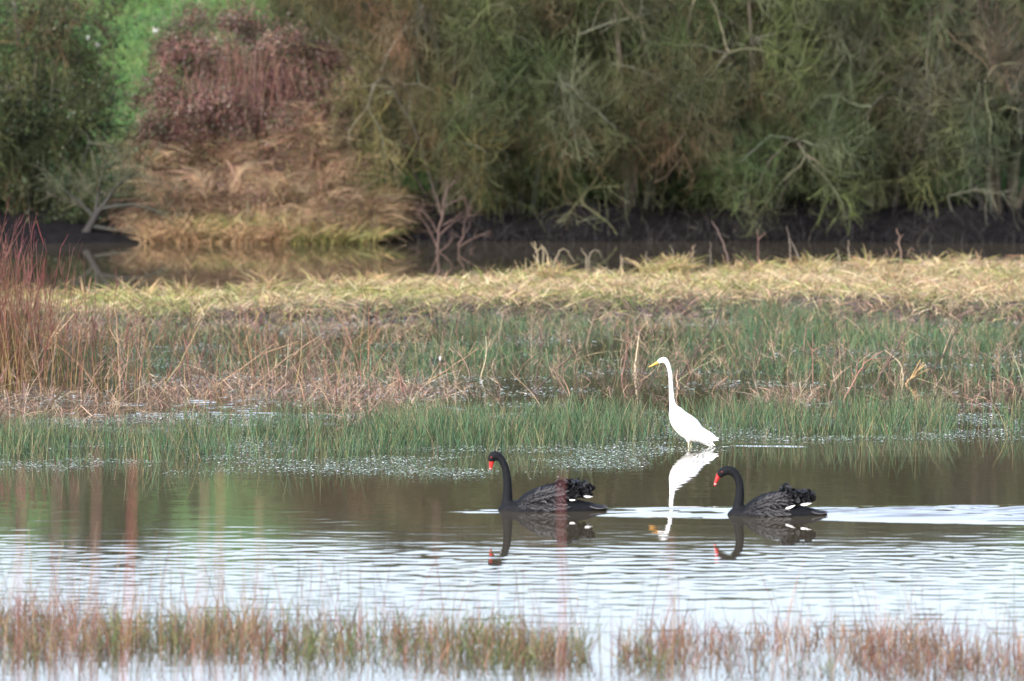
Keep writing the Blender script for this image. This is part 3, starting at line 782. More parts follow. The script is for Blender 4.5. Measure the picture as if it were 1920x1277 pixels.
P = blades(x, y, np.full(N, -.05), rng.uniform(.30, .85, N) * np.where(x < -1, 1.1, .85), rng.uniform(0, .2, N), rng.uniform(0, .2, N), 5)
g.ribbons(P, np.array([[.0045, .0045, .004, .003, .002]]), pick(RED, N))
link('red_reeds', g.mesh('red_reeds'), M_blade, label='blurred reddish reeds along the bottom of the picture', cat='reeds', kind='stuff')
g = fore(11000, 41.4, 45.2, .08, .28, [[.085, .12, .04], [.12, .15, .055], [.06, .09, .035], [.16, .15, .07]], .006, 28, (0, .4), (0, .6), .44)
link('green_reeds', g.mesh('green_reeds'), M_blade, label='blurred green tufts among the reddish reeds', cat='reeds', kind='stuff')

# ------------------------------------------------------------------ birds
M_neck = solid_mat('black_down', (.0055, .006, .0078), .65, .16, .5, 110, .8)
M_red = solid_mat('red_bill', (.46, .020, .018), .4, .5, .12, 25)
M_pale = solid_mat('pale_bill_band', (.60, .30, .27), .45, .5, .05, 25)
M_eye = solid_mat('eye', (.30, .02, .01), .15, .6, .1, 10)
M_white = solid_mat('white_plumage', (.82, .82, .80), .6, .3, .03, 18, .25)
M_yellow = solid_mat('yellow_bill', (.75, .34, .035), .4, .5, .12, 30)
M_leg = solid_mat('egret_leg', (.55, .50, .32), .6, .4, .2, 30)
M_coot = solid_mat('coot_plumage', (.020, .020, .023), .6, .4, .4, 50)
def feather_mat(name, inner, edge):
    m, nt, out = new_mat(name)
    at = nt.nodes.new('ShaderNodeAttribute'); at.attribute_name = 'col'
    rp = nt.nodes.new('ShaderNodeValToRGB')
    rp.color_ramp.elements[0].position = .58; rp.color_ramp.elements[1].position = 1.0
    rp.color_ramp.elements[0].color = (*inner, 1); rp.color_ramp.elements[1].color = (*edge, 1)
    nt.links.new(at.outputs['Fac'], rp.inputs[0])
    bs = nt.nodes.new('ShaderNodeBsdfPrincipled'); bs.inputs['Roughness'].default_value = .5; bs.inputs['Specular IOR Level'].default_value = .3
    nt.links.new(rp.outputs[0], bs.inputs['Base Color']); nt.links.new(bs.outputs[0], out.inputs['Surface'])
    return m
M_feather = feather_mat('scalloped_feather', (.004, .004, .0055), (.070, .066, .074))
M_plume = feather_mat('curled_plume', (.003, .003, .004), (.026, .026, .030))

def loft(pts, rad, wid, n=18, cap=True):
    """closed surface round a path in the x-z plane; rad in-plane half-thickness, wid sideways (y)"""
    P = np.array(pts, float); k = len(P)
    T = unit(np.gradient(P, axis=0)); Nn = np.stack([-T[:, 2], 0 * T[:, 0], T[:, 0]], -1)
    th = np.arange(n) / n * 2 * np.pi
    R = np.asarray(rad, float)[:, None, None]; Wd = np.asarray(wid, float)[:, None, None]
    V = P[:, None] + R * Nn[:, None] * np.sin(th)[:, None] + Wd * np.array([0, 1., 0]) * np.cos(th)[:, None]
    i = np.arange(k - 1)[:, None] * n + np.arange(n)[None]; i2 = np.arange(k - 1)[:, None] * n + (np.arange(n)[None] + 1) % n
    Q = np.stack([i, i2, i2 + n, i + n], -1).reshape(-1, 4)
    V = V.reshape(-1, 3)
    F_ = [tuple(q) for q in Q]
    if cap:
        F_.append(tuple(range(n))[::-1]); F_.append(tuple(range((k - 1) * n, k * n)))
    return V, F_
def resample(pts, k):
    """smooth curve through rows of numbers (Catmull-Rom)"""
    P = np.array(pts, float); n = len(P)
    E = np.vstack([2 * P[0] - P[1], P, 2 * P[-1] - P[-2]])
    t = np.linspace(0, n - 1, k); i = np.clip(t.astype(int), 0, n - 2); f = (t - i)[:, None]
    p0, p1, p2, p3 = E[i], E[i + 1], E[i + 2], E[i + 3]
    return .5 * (2 * p1 + (p2 - p0) * f + (2 * p0 - 5 * p1 + 4 * p2 - p3) * f ** 2 + (3 * p1 - p0 - 3 * p2 + p3) * f ** 3)
def ellipsoid(c, r, rot=0.0, nu=20, nv=12):
    t = np.linspace(-.999, .999, nv); rr = np.sqrt(1 - t * t)
    ca, sa = math.cos(rot), math.sin(rot)
    pts = [(c[0] + ca * a * r[0], c[1], c[2] + sa * a * r[0]) for a in t]
    return loft(pts, rr * r[2], rr * r[1], nu)
def merged_body(name, shells, voxel):
    V, Fc, n = [], [], 0
    for v, f in shells:
        V += [tuple(p) for p in v]; Fc += [tuple(i + n for i in q) for q in f]; n += len(v)
    me = bpy.data.meshes.new(name); me.from_pydata(V, [], Fc); me.update()
    bm = bmesh.new(); bm.from_mesh(me); bmesh.ops.recalc_face_normals(bm, faces=bm.faces); bm.to_mesh(me); bm.free()
    o = bpy.data.objects.new(name, me); COL.objects.link(o)
    r = o.modifiers.new('r', 'REMESH'); r.mode = 'VOXEL'; r.voxel_size = voxel
    s = o.modifiers.new('s', 'SMOOTH'); s.iterations = 4; s.factor = .5
    me2 = bpy.data.meshes.new_from_object(o.evaluated_get(bpy.context.evaluated_depsgraph_get()))
    bpy.data.objects.remove(o, do_unlink=True)
    me2.polygons.foreach_set('use_smooth', np.ones(len(me2.polygons), bool))
    me2.name = name
    return me2
def shell_mesh(name, v, f):
    me = bpy.data.meshes.new(name); me.from_pydata([tuple(p) for p in v], [], f); me.update()
    me.polygons.foreach_set('use_smooth', np.ones(len(me.polygons), bool)); return me
def feather_mesh(name, L, Wd, curl=0.0, wave=0.0, cup=.25, nu=7, nv=5, pointed=.0):
    """shield shaped feather along +x, face +z, rim marked in 'col'"""
    u = np.linspace(0, 1, nu)[:, None]; v = np.linspace(-1, 1, nv)[None]
    prof = np.sin(np.clip(.12 + u * 1.02, 0, 1) ** (.75 + pointed) * np.pi) ** .55 * .5 + .02
    y = v * prof * Wd
    z = -cup * Wd * (v ** 2) * (prof * 2) + wave * np.sin(u * 9 + v * 2.5) * (.3 + np.abs(v))
    ang = curl * u ** 2
    x = L * np.where(np.abs(ang) > 1e-3, np.sin(ang) / np.maximum(np.abs(ang), 1e-3) * np.sign(ang + 1e-9), 1) * u
    z = z + L * u * (1 - np.cos(ang)) / np.maximum(np.abs(ang), 1e-3)
    V = np.stack([x + 0 * v, y, z], -1)
    rim = np.maximum(np.abs(v) + 0 * u, np.clip((u - .45) / .55, 0, 1) + 0 * v)
    i = (np.arange(nu - 1)[:, None] * nv + np.arange(nv - 1)[None]).ravel()
    Q = np.stack([i, i + 1, i + nv + 1, i + nv], -1)
    me = make_mesh(name, V, Q, np.repeat(rim.reshape(-1, 1), 3, 1), True)
    return me
FEATHER = feather_mesh('feather', .085, .050, .25, 0, .3)
FEATHER_S = feather_mesh('feather_small', .055, .036, .2, 0, .3, 6, 5)
PLUME = [feather_mesh('plume', .105, .075, 2.3, .006, .35, 9, 7), feather_mesh('plume', .090, .070, 1.7, .009, .3, 9, 7), feather_mesh('plume', .075, .060, 2.8, .006, .4, 9, 7)]
QUILL = feather_mesh('quill', .16, .035, .15, 0, .2, 7, 5, .3)
M_featherw = solid_mat('white_quill', (.80, .80, .78), .5, .3, .04, 20)
QUILL.materials.append(M_featherw)
for me_ in (FEATHER, FEATHER_S): me_.materials.append(M_feather)
for me_ in PLUME: me_.materials.append(M_plume)

def frame(o, pos, xdir, zdir, k=(1, 1, 1)):
    x = Vector(xdir).normalized(); z = Vector(zdir); z = (z - x * z.dot(x)).normalized(); y = z.cross(x)
    o.matrix_local = Matrix(((x.x * k[0], y.x * k[1], z.x * k[2], pos[0]), (x.y * k[0], y.y * k[1], z.y * k[2], pos[1]), (x.z * k[0], y.z * k[1], z.z * k[2], pos[2]), (0, 0, 0, 1)))

def black_swan(label, loc, neck, bill, eye, scale, seed, whites, yaw=0.0):
    r = np.random.default_rng(seed)
    root = link('black_swan', None, None, None, label, 'swan', 'black swans')
    root.location = loc; root.rotation_euler = (0, 0, yaw); root.scale = (scale, scale, scale)
    neck = [tuple(c_ / scale for c_ in q_) for q_ in neck]; bill = [tuple(c_ / scale for c_ in q_) for q_ in bill]; eye = tuple(c_ / scale for c_ in eye)
    nk = resample(neck, 40)
    hull = resample([(-.335, -.02, .03, .03), (-.30, -.015, .065, .085), (-.22, .0, .095, .13), (-.08, .01, .115, .165), (.08, .01, .12, .165), (.20, .0, .11, .14), (.31, .005, .085, .10),
                     (.40, .02, .05, .07), (.47, .018, .022, .05), (.535, .012, .006, .03)], 40)
    shells = [loft([(p[0], 0, p[1]) for p in nk], nk[:, 2], nk[:, 2] * .88, 20),
              loft([(p[0], 0, p[1]) for p in hull], hull[:, 2], hull[:, 3], 24),
              ellipsoid((-.315, 0, .0), (.10, .085, .075), .6)]
    wing_l = resample([(-.245, .02, .03, .03), (-.17, .065, .065, .055), (-.06, .105, .085, .065), (.05, .135, .085, .065), (.14, .150, .068, .06), (.22, .145, .045, .045), (.29, .145, .034, .035), (.33, .14, .02, .02)], 30)
    for s_ in (-1, 1):
        v, f = loft([(p[0], 0, p[1]) for p in wing_l], wing_l[:, 2], wing_l[:, 3], 18)
        v = v.copy(); v[:, 1] += s_ * np.interp(v[:, 0], [-.25, 0, .2, .36], [.06, .095, .085, .06])
        shells.append((v, f))
    bodym = merged_body('swan_body', shells, .009)
    bodym.materials.append(M_neck)
    body = link('body', bodym, None, root)
    bvh = BVHTree.FromPolygons([tuple(v.co) for v in bodym.vertices], [tuple(p.vertices) for p in bodym.polygons])
    b = resample(bill, 14)
    v, f = loft([(p[0], 0, p[1]) for p in b], b[:, 2] * .88, b[:, 2] * .62, 12)
    bl = link('bill', shell_mesh('bill', v, f), M_red, root)
    q = b[9:12]; v, f = loft([(p[0], 0, p[1]) for p in q], q[:, 2] * .92, q[:, 2] * .66, 12)
    link('bill_band', shell_mesh('bill_band', v, f), M_pale, bl)
    for s_ in (-1, 1):
        v, f = ellipsoid((eye[0], s_ * eye[2], eye[1]), (.006, .004, .006), 0, 8, 6)
        link('eye', shell_mesh('eye', v, f), M_eye, root)
    # scalloped back and flank feathers
    for s_ in (-1, 1):
        wing = None
        for row in range(6):
            for c in range(10):
                x = -.235 + c * .040 + (row % 2) * .02 + r.normal(0, .009)
                top = np.interp(x, [-.25, -.17, -.06, .05, .14, .24], [.045, .125, .185, .215, .225, .22])
                z = top - .012 - row * .033 * np.interp(x, [-.25, -.1, .2], [.5, .9, 1.05])
                if z < .025: continue
                hit = bvh.ray_cast(Vector((x, s_ * .5, z)), Vector((0, -s_, 0)))
                if hit[0] is None: continue
                p_, n_ = hit[0], hit[1]
                fw = Vector((1, 0, .34 - .17 * row + r.normal(0, .16)))
                fw = (fw - n_ * fw.dot(n_)).normalized()
                if wing is None:
                    wing = link('wing', None, None, root)
                o = link('feather', FEATHER if x > -.13 else FEATHER_S, None, wing)
                frame(o, p_ + n_ * .002 - fw * .015, (fw + n_ * .16), n_ - fw * .16)
        # curled plumes heaped on the wing ends
        for i in range(30):
            x = .11 + .27 * (i + r.uniform(0, 1)) / 30; z = np.interp(x, [.1, .18, .36], [.205, .20, .175]) + r.uniform(-.065, .03)
            y = s_ * r.uniform(.05, .15)
            up = Vector((r.uniform(-.2, .8), s_ * r.uniform(-.1, .6), r.uniform(.5, 1.0)))
            o = link('plume', PLUME[i % 3], None, wing or root)
            fr_ = Vector((r.normal(0, .5), s_ * r.uniform(.4, 1), r.uniform(-.2, .4)))
            k_ = r.uniform(.8, 1.3)
            frame(o, (x, y, z), up, fr_, (k_, k_, k_))
        for i in range(7):                      # tall curls standing along the ridge
            x = .115 + .04 * i + r.normal(0, .008)
            o = link('plume', PLUME[(i + 1) % 3], None, wing or root); k_ = r.uniform(.7, 1.0)
            frame(o, (x, s_ * r.uniform(.05, .11), np.interp(x, [.1, .36], [.215, .20]) - .03), (r.uniform(-.3, .5), s_ * r.uniform(-.1, .3), 1), (r.normal(0, .7), s_ * .8, 0), (k_, k_, k_))
        for (x, z, dx, dz, k_) in whites:
            o = link('flight_feather', QUILL, None, wing or root)
            frame(o, (x, s_ * .135, z), (dx, s_ * -.05, dz), (0, s_ * .95, .35), (k_, k_, k_))
    # tail
    tail = link('tail', None, None, root)
    for i in range(9):
        a = (i - 4) / 4
        o = link('tail_feather', FEATHER, None, tail)
        frame(o, (.36 + .03 * abs(a), .055 * a, .070 - .014 * abs(a)), (1, .16 * a, -.22), (0, .45 * a, 1), (1.9, 1, 1))
    return root
def zl(pts, ox, oy, s):                       # outline points measured on the photo -> metres
    return [((a - ox) / s, (oy - b) / s, c / s) for a, b, c in pts]
NA = zl([(372, 960, 80), (366, 880, 76), (362, 800, 69), (369, 700, 60), (373, 600, 53), (370, 500, 49), (358, 400, 46), (335, 312, 44), (292, 240, 46), (240, 203, 52), (203, 218, 53), (190, 252, 44), (186, 278, 32)], 800, 835, 1338)
BA = zl([(193, 258, 38), (189, 285, 33), (184, 315, 26), (180, 340, 21), (176, 360, 15), (173, 372, 5)], 800, 835, 1338)
NB = zl([(500, 980, 90), (492, 900, 86), (488, 830, 79), (500, 720, 67), (513, 620, 59), (518, 520, 54), (509, 430, 52), (478, 350, 52), (425, 295, 55), (360, 280, 58), (303, 302, 57), (266, 335, 44), (247, 358, 33)], 900, 850, 1486)
BB = zl([(262, 330, 44), (246, 358, 36), (228, 395, 28), (214, 430, 21), (205, 458, 17), (197, 480, 6)], 900, 850, 1486)
black_swan('black swan with its head bowed lowest, leading, bill pointing straight down', tuple(SW_A - np.array([.0, 0, 0])), NA, BA, ((186 - 800) / 1338, (835 - 222) / 1338, .033), 1, 3,
           [(.33, .13, 1, -.04, .5), (.21, .10, 1, .0, .35)])
black_swan('black swan following behind, red bill slanting forward, white feathers showing under the plumes', tuple(SW_B), NB, BB, ((290 - 900) / 1486, (850 - 296) / 1486, .034), .91, 8,
           [(.14, .075, 1, .34, .6), (.28, .11, 1, .14, .65)])

# great egret
e = link('egret', None, None, None, 'tall white egret wading with a yellow bill beside green rushes', 'egret')
e.location = tuple(EG)
S_ = 1235.0
def ze(pts): return [((a - 650) / S_, (1200 - b) / S_, c / S_) for a, b, c in pts]
nk = resample(ze([(560, 900, 120), (490, 790, 90), (455, 720, 52), (440, 640, 34), (432, 550, 29), (425, 450, 27), (420, 350, 26), (405, 260, 26), (378, 190, 30), (345, 155, 35), (305, 165, 33), (270, 183, 24)]), 40)
bd = resample(ze([(425, 740, 12), (450, 790, 60), (505, 850, 110), (580, 920, 135), (660, 985, 138), (740, 1040, 112), (810, 1065, 88), (880, 1085, 68), (940, 1105, 45), (985, 1115, 14)]), 36)
bodym = merged_body('egret_body', [loft([(p[0], 0, p[1]) for p in nk], nk[:, 2], nk[:, 2] * .85, 18), loft([(p[0], 0, p[1]) for p in bd], bd[:, 2], bd[:, 2] * .82, 22),
        loft([(p[0], -.012, p[1]) for p in resample(ze([(600, 1000, 60), (625, 1090, 34), (640, 1150, 14)]), 8)], resample(ze([(600, 1000, 60), (625, 1090, 34), (640, 1150, 14)]), 8)[:, 2], resample(ze([(600, 1000, 60), (625, 1090, 34), (640, 1150, 14)]), 8)[:, 2], 12)], .009)
bodym.materials.append(M_white)
link('body', bodym, None, e)
bvh = BVHTree.FromPolygons([tuple(v.co) for v in bodym.vertices], [tuple(p.vertices) for p in bodym.polygons])
b = resample(ze([(285, 175, 22), (255, 192, 17), (215, 213, 11), (180, 231, 6), (158, 241, 2)]), 10)
v, f = loft([(p[0], 0, p[1]) for p in b], b[:, 2], b[:, 2] * .7, 10); link('bill', shell_mesh('bill', v, f), M_yellow, e)
for s_ in (-1, 1):
    v, f = ellipsoid(((292 - 650) / S_, s_ * .022, (1200 - 160) / S_), (.006, .004, .006), 0, 8, 6); link('eye', shell_mesh('eye', v, f), M_yellow, e)
for lx, ly in ((640, -.012), (672, .05)):
    b = [((lx - 650) / S_, ly, .07), ((lx - 652) / S_, ly, .0), ((lx - 640) / S_, ly, -.12), ((lx - 640) / S_, ly, -.36)]
    v, f = loft(b, [.009, .007, .007, .007], [.009, .007, .007, .007], 8); link('leg', shell_mesh('leg', v, f), M_leg, e)
QW = feather_mesh('egret_feather', .17, .06, .12, 0, .25); QW.materials.append(M_white)
QT = feather_mesh('egret_plume', .17, .05, -.15, .002, .25); QT.materials.append(M_white)
r = np.random.default_rng(4)
for s_ in (-1, 1):
    wing = link('wing', None, None, e)
    for row in range(4):
        for c in range(5):
            t_ = c / 4 + .1 * (row % 2)
            x = (520 - 650 + t_ * 260) / S_; z = (1200 - (800 + t_ * 220) - row * 42) / S_
            hit = bvh.ray_cast(Vector((x, s_ * .5, z)), Vector((0, -s_, 0)))
            if hit[0] is None: continue
            fw = Vector((1, 0, -.72 + r.normal(0, .05))); n_ = hit[1]; fw = (fw - n_ * fw.dot(n_)).normalized()
            o = link('feather', QW, None, wing); frame(o, hit[0] + n_ * .001 - fw * .02, fw + n_ * .04, n_)
    for i in range(2):
        o = link('tail_plume', QT, None, wing); frame(o, ((800 - 650) / S_, s_ * .03, (1200 - 1040 - i * 16) / S_), (1, 0, -.30 - .05 * i), (0, s_, .4))

# coot among the rushes
e = link('coot', None, None, None, 'black coot with a white face shield peeping from the rushes', 'coot')
cp = on_z(824, 684); e.location = tuple(cp + np.array([0, 0, -.02])); e.scale = (.8, .8, .8)
cb = merged_body('coot_body', [ellipsoid((-.05, .10, .035), (.15, .085, .075)), loft([(-.02, .03, .06), (-.008, -.01, .11), (0, -.03, .135)], [.05, .034, .028], [.045, .034, .028], 14), ellipsoid((.0, -.035, .125), (.036, .034, .034))], .009)
cb.materials.append(M_coot); link('body', cb, None, e)
v, f = loft([(.012, -.072, .082), (.013, -.078, .095), (.014, -.075, .115), (.014, -.068, .14), (.012, -.058, .152)], [.006, .012, .018, .021, .012], [.005, .008, .016, .020, .012], 12)
link('face_shield', shell_mesh('face_shield', v, f), M_white, e)

# white birds far off on the slope
M_far = solid_mat('dull_white_plumage', (.48, .48, .47), .7, .2, .05, 20)
for px, py, Y, k_, lab in ((293, 118, 133, .75, 'small white bird on the slope beside the red bramble'), (184, 146, 131, .65, 'lower of two small white birds behind the leafy tree'), (167, 131, 132, .5, 'upper of two small white birds behind the leafy tree')):
    x = at_px(px, Y); zz = on_y(px, py, Y)[2]; gz = float(terrain(np.array([x]), np.array([Y]))[0])
    e = link('white_bird', None, None, None, lab, 'bird', 'white birds on the slope'); e.location = (x, Y, gz)
    h_ = max(zz - gz, .12)
    bm_ = merged_body('bird_body', [ellipsoid((0, 0, h_), (.085 * k_, .045 * k_, .05 * k_), .5), ellipsoid((-.07 * k_, 0, h_ + .07 * k_), (.03 * k_, .025 * k_, .027 * k_)),
          loft([(0, 0, -.02), (0, 0, h_ * .6), (0, 0, h_)], [.008, .008, .02], [.008, .008, .02], 8)], .010)
    bm_.materials.append(M_far); link('body', bm_, None, e)
    v, f = loft([(-.09 * k_, 0, h_ + .07 * k_), (-.125 * k_, 0, h_ + .06 * k_)], [.012, .003], [.010, .003], 8); link('bill', shell_mesh('bill', v, f), M_yellow, e)

# ------------------------------------------------------------------ single dead stalks
def stalk(name, cat, label, main, rpx, col, branches=(), base_z=0.0, Y=None, group=None, depth=0.0):
    """main: photo points from foot to tip; the foot stands on base_z (or at distance Y)"""
    if Y is None: Y = float(on_z(main[0][0], main[0][1], base_z)[1])
    foot = on_y(main[0][0], main[0][1], Y)
    gz = float(terrain(np.array([foot[0]]), np.array([Y]))[0])
    e = link(name, None, None, None, label, cat, group); e.location = tuple(foot)
    sc_ = Y / F
    k = max(7, len(main) * 3)
    P = px_line(main, Y, k, depth) - foot
    P = np.vstack([[P[0] + np.array([-.01, 0, min(-.02, gz - foot[2] - .03)])], P])
    P[1:-1] += rng.normal(0, rpx * sc_ * .5, (len(P) - 2, 3))
    R = np.concatenate([[rpx], np.linspace(rpx, rpx * .45, k)]) * sc_
    g = Geo(); g.tubes(P[None], R[None], np.array([col]) * rng.uniform(.85, 1.15), 6)
    link('stem', g.mesh('stem', True), M_stalk, e)
    if name == 'dead_hogweed': branches = [(q_, w_ * .7) for q_, w_ in branches]
    for bpts, br in branches:
        P = px_line(bpts, Y, max(6, len(bpts) * 2), rng.uniform(-.12, .12)) - foot
        g = Geo(); g.tubes(P[None], np.linspace(br, br * .5, len(P))[None] * sc_, np.array([col]) * rng.uniform(.8, 1.2), 5)
        link('branch', g.mesh('branch', True), M_stalk, e)
    if name == 'dead_hogweed':               # fine twiglets at the ends
        g = Geo(); Q_ = np.array([px_line(q_, Y, 6) - foot for q_, w_ in branches])
        t_, _i = offshoots(Q_, 9, (.3, 1), (.06, .2), (20, 60), -.1, .12, 3)
        g.tubes(t_, np.array([[.005, .004, .0025]]), pick([col], len(t_)), 3)
        link('twiglet', g.mesh('twiglet'), M_stalk, e, kind='stuff')
    return e
DK, TN, PS, RB = [.055, .035, .03], [.27, .18, .11], [.50, .42, .28], [.20, .11, .08]
G1 = 'dead stalks in the marsh'
stalk('dead_stalk', 'stalk', 'dark stalk leaning rightward from the rushes, left of the egret bill', [(1001, 737), (1040, 697), (1075, 667), (1090, 654)], 1.7, DK, [([(1040, 697), (1052, 740)], 1.2), ([(1052, 686), (1037, 668)], 1.2)], group=G1)
stalk('dead_stalk', 'stalk', 'upright forked brown stalk just left of the pale straw', [(1165, 712), (1173, 668), (1178, 637), (1178, 592)], 1.5, RB, [([(1175, 655), (1190, 622), (1199, 612)], 1.0), ([(1177, 637), (1160, 612)], 1.0)], group=G1)
stalk('dead_stalk', 'stalk', 'straight pale straw standing left of the egret head', [(1189, 699), (1192, 670), (1198, 629)], 1.7, PS, group=G1)
stalk('dead_stalk', 'stalk', 'dark low stalk slanting up to the egret neck under its bill', [(1180, 735), (1222, 703), (1247, 684)], 1.7, DK, group=G1)
stalk('dead_stalk', 'stalk', 'long dark stalk leaning away just right of the egret neck', [(1270, 712), (1290, 684), (1312, 652), (1344, 602), (1355, 566)], 1.9, DK, [([(1318, 643), (1340, 632)], 1.0)], group=G1)
stalk('dead_stalk', 'stalk', 'short pale kinked straw beside the egret neck', [(1272, 728), (1268, 710), (1270, 692)], 1.4, [.42, .30, .22], group=G1)
stalk('dead_stalk', 'stalk', 'tall thin upright stem midway between egret and picture edge', [(1569, 714), (1570, 667), (1567, 623), (1566, 588)], 1.3, DK, [([(1570, 665), (1574, 655)], 1.5)], group=G1)
stalk('dead_stalk', 'stalk', 'forked upright stem with pale side shoots right of the egret back', [(1524, 723), (1524, 662), (1523, 623)], 1.3, RB, [([(1524, 660), (1512, 637)], .9), ([(1524, 658), (1544, 646)], .9)], group=G1)
stalk('dead_stalk', 'stalk', 'thick dark stalk leaning right with a kinked pale straw across it', [(1638, 724), (1667, 677), (1691, 634), (1705, 603)], 2.0, [.08, .055, .045], [([(1667, 677), (1690, 664)], 1.3), ([(1689, 637), (1701, 629)], 1.0)], group=G1)
stalk('dead_stalk', 'stalk', 'long dark stalk leaning right, rightmost of the leaning stalks', [(1722, 732), (1751, 690), (1768, 667), (1799, 607)], 1.8, DK, [([(1768, 667), (1772, 672)], 1.2)], group=G1)
stalk('dead_stalk', 'stalk', 'pale straw bent over sharply between two dark leaning stalks', [(1694, 712), (1689, 680), (1659, 656)], 1.3, PS, group=G1)
stalk('dead_stalk', 'stalk', 'tan splayed tuft of broken stems leaning between dark stalks', [(1699, 720), (1715, 702), (1735, 684)], 2.4, [.40, .27, .13], [([(1710, 708), (1731, 678)], 1.3), ([(1712, 706), (1742, 692)], 1.3), ([(1706, 712), (1726, 674)], 1.2)], group=G1)
stalk('dead_stalk', 'stalk', 'bushy reddish brown stalk leaning right over the water', [(1582, 754), (1604, 708), (1624, 677), (1657, 658)], 2.0, RB, [([(1604, 708), (1612, 670)], 1.2), ([(1610, 698), (1640, 680)], 1.2), ([(1618, 685), (1630, 650)], 1.0), ([(1600, 716), (1596, 680)], 1.0), ([(1630, 674), (1668, 670)], .9)], group=G1)
stalk('dead_stalk', 'stalk', 'pale forked branch leaning among the red shoots', [(52, 700), (72, 668), (90, 642), (139, 589)], 2.2, [.40, .29, .17], [([(88, 645), (124, 590)], 1.4), ([(80, 655), (98, 652)], 1.2)], group=G1)
stalk('dead_stalk', 'stalk', 'tall tan forked stem standing right of the red shoots', [(225, 730), (222, 660), (218, 578)], 1.8, TN, [([(222, 645), (205, 616)], 1.3), ([(222, 640), (236, 620)], 1.0), ([(219, 600), (214, 560)], 1.0)], group=G1)
stalk('dead_stalk', 'stalk', 'longest low leaning brown stalk left of centre, lowest tilt', [(408, 722), (488, 664), (560, 640)], 1.5, TN, [([(488, 664), (520, 640)], 1.0)], group=G1)
stalk('dead_stalk', 'stalk', 'brown leaning stalk second from the left of three parallel ones', [(464, 735), (541, 668), (601, 630)], 1.5, [.22, .15, .10], group=G1)
stalk('dead_stalk', 'stalk', 'steepest dark stalk of three parallel leaning ones left of centre', [(513, 735), (545, 698), (590, 655), (635, 619)], 1.6, [.10, .07, .05], [([(540, 704), (547, 672)], 1.6)], group=G1)
stalk('dead_stalk', 'stalk', 'greenish tan stalk curving up right, between tan stem and leaning three', [(308, 722), (338, 683), (376, 604)], 1.4, [.22, .18, .09], group=G1)
stalk('dead_stalk', 'stalk', 'pale upright straw right of the coot', [(902, 708), (913, 663), (911, 631)], 1.3, [.40, .34, .22], [([(912, 660), (920, 636)], .9)], group=G1)
stalk('dead_stalk', 'stalk', 'dark upright stem rising from the foot of the dark leaning stalk', [(1003, 724), (1012, 668), (1016, 649), (1010, 602)], 1.4, DK, [([(1016, 650), (1030, 610)], 1.0), ([(1015, 655), (1002, 634)], .9)], group=G1)
stalk('dead_stalk', 'stalk', 'tan stalk lying low just right of and below the coot', [(790, 722), (840, 692), (899, 652)], 1.5, TN, [([(878, 667), (892, 640)], .9)], group=G1)
stalk('dead_stalk', 'stalk', 'cone of reddish brown dead stems below and left of the coot', [(755, 740), (750, 712), (745, 690)], 2.2, RB, [([(762, 741), (752, 715), (746, 694)], 1.6), ([(742, 740), (748, 712), (744, 694)], 1.6), ([(772, 740), (758, 720)], 1.4), ([(732, 738), (744, 718)], 1.3)], group=G1)
# island plants
def isl(px, py):                              # distance of a foot on the island along a line of sight
    for Yq in np.arange(86, 106, .1):
        q = on_y(px, py, Yq)
        if q[2] <= terrain(np.array([q[0]]), np.array([Yq]))[0] + .05: return float(Yq)
    return 97.0
G2 = 'dead plants on the island'
HW = [.075, .048, .038]
stalk('dead_hogweed', 'dead plant', 'tall branched dead hogweed on the island against the dark bank', [(812, 512), (820, 460), (826, 420), (833, 380), (838, 356)], 3.6, HW,
      [([(819, 462), (806, 432), (790, 408)], 2.6), ([(822, 440), (808, 412), (788, 388)], 2.4), ([(823, 442), (848, 418), (874, 402)], 2.8), ([(825, 425), (850, 412), (868, 398)], 2.2), ([(830, 390), (850, 378), (870, 370)], 2.4), ([(828, 405), (822, 375), (810, 358)], 2.4), ([(836, 360), (850, 342), (857, 334)], 2.2), ([(836, 362), (840, 345)], 1.8), ([(870, 370), (878, 388), (876, 402)], 1.8), ([(874, 402), (884, 390)], 1.6), ([(874, 402), (888, 404)], 1.6),
       ([(815, 478), (840, 462), (850, 444)], 2.4), ([(806, 500), (794, 482), (780, 466)], 2.0), ([(790, 408), (786, 398)], 1.6)], Y=isl(812, 512) , group=G2)
stalk('dead_hogweed', 'dead plant', 'slighter branched dead stem just right of the tall hogweed', [(852, 512), (860, 470), (868, 440), (876, 405)], 2.8, HW,
      [([(862, 462), (888, 446), (920, 434)], 2.4), ([(858, 478), (840, 486), (826, 490)], 2.2), ([(854, 500), (870, 484), (886, 468)], 2.4), ([(868, 440), (884, 424), (876, 400)], 1.8), ([(866, 446), (846, 438)], 1.5)], Y=isl(852, 512), group=G2)
TQ = [.34, .25, .16]
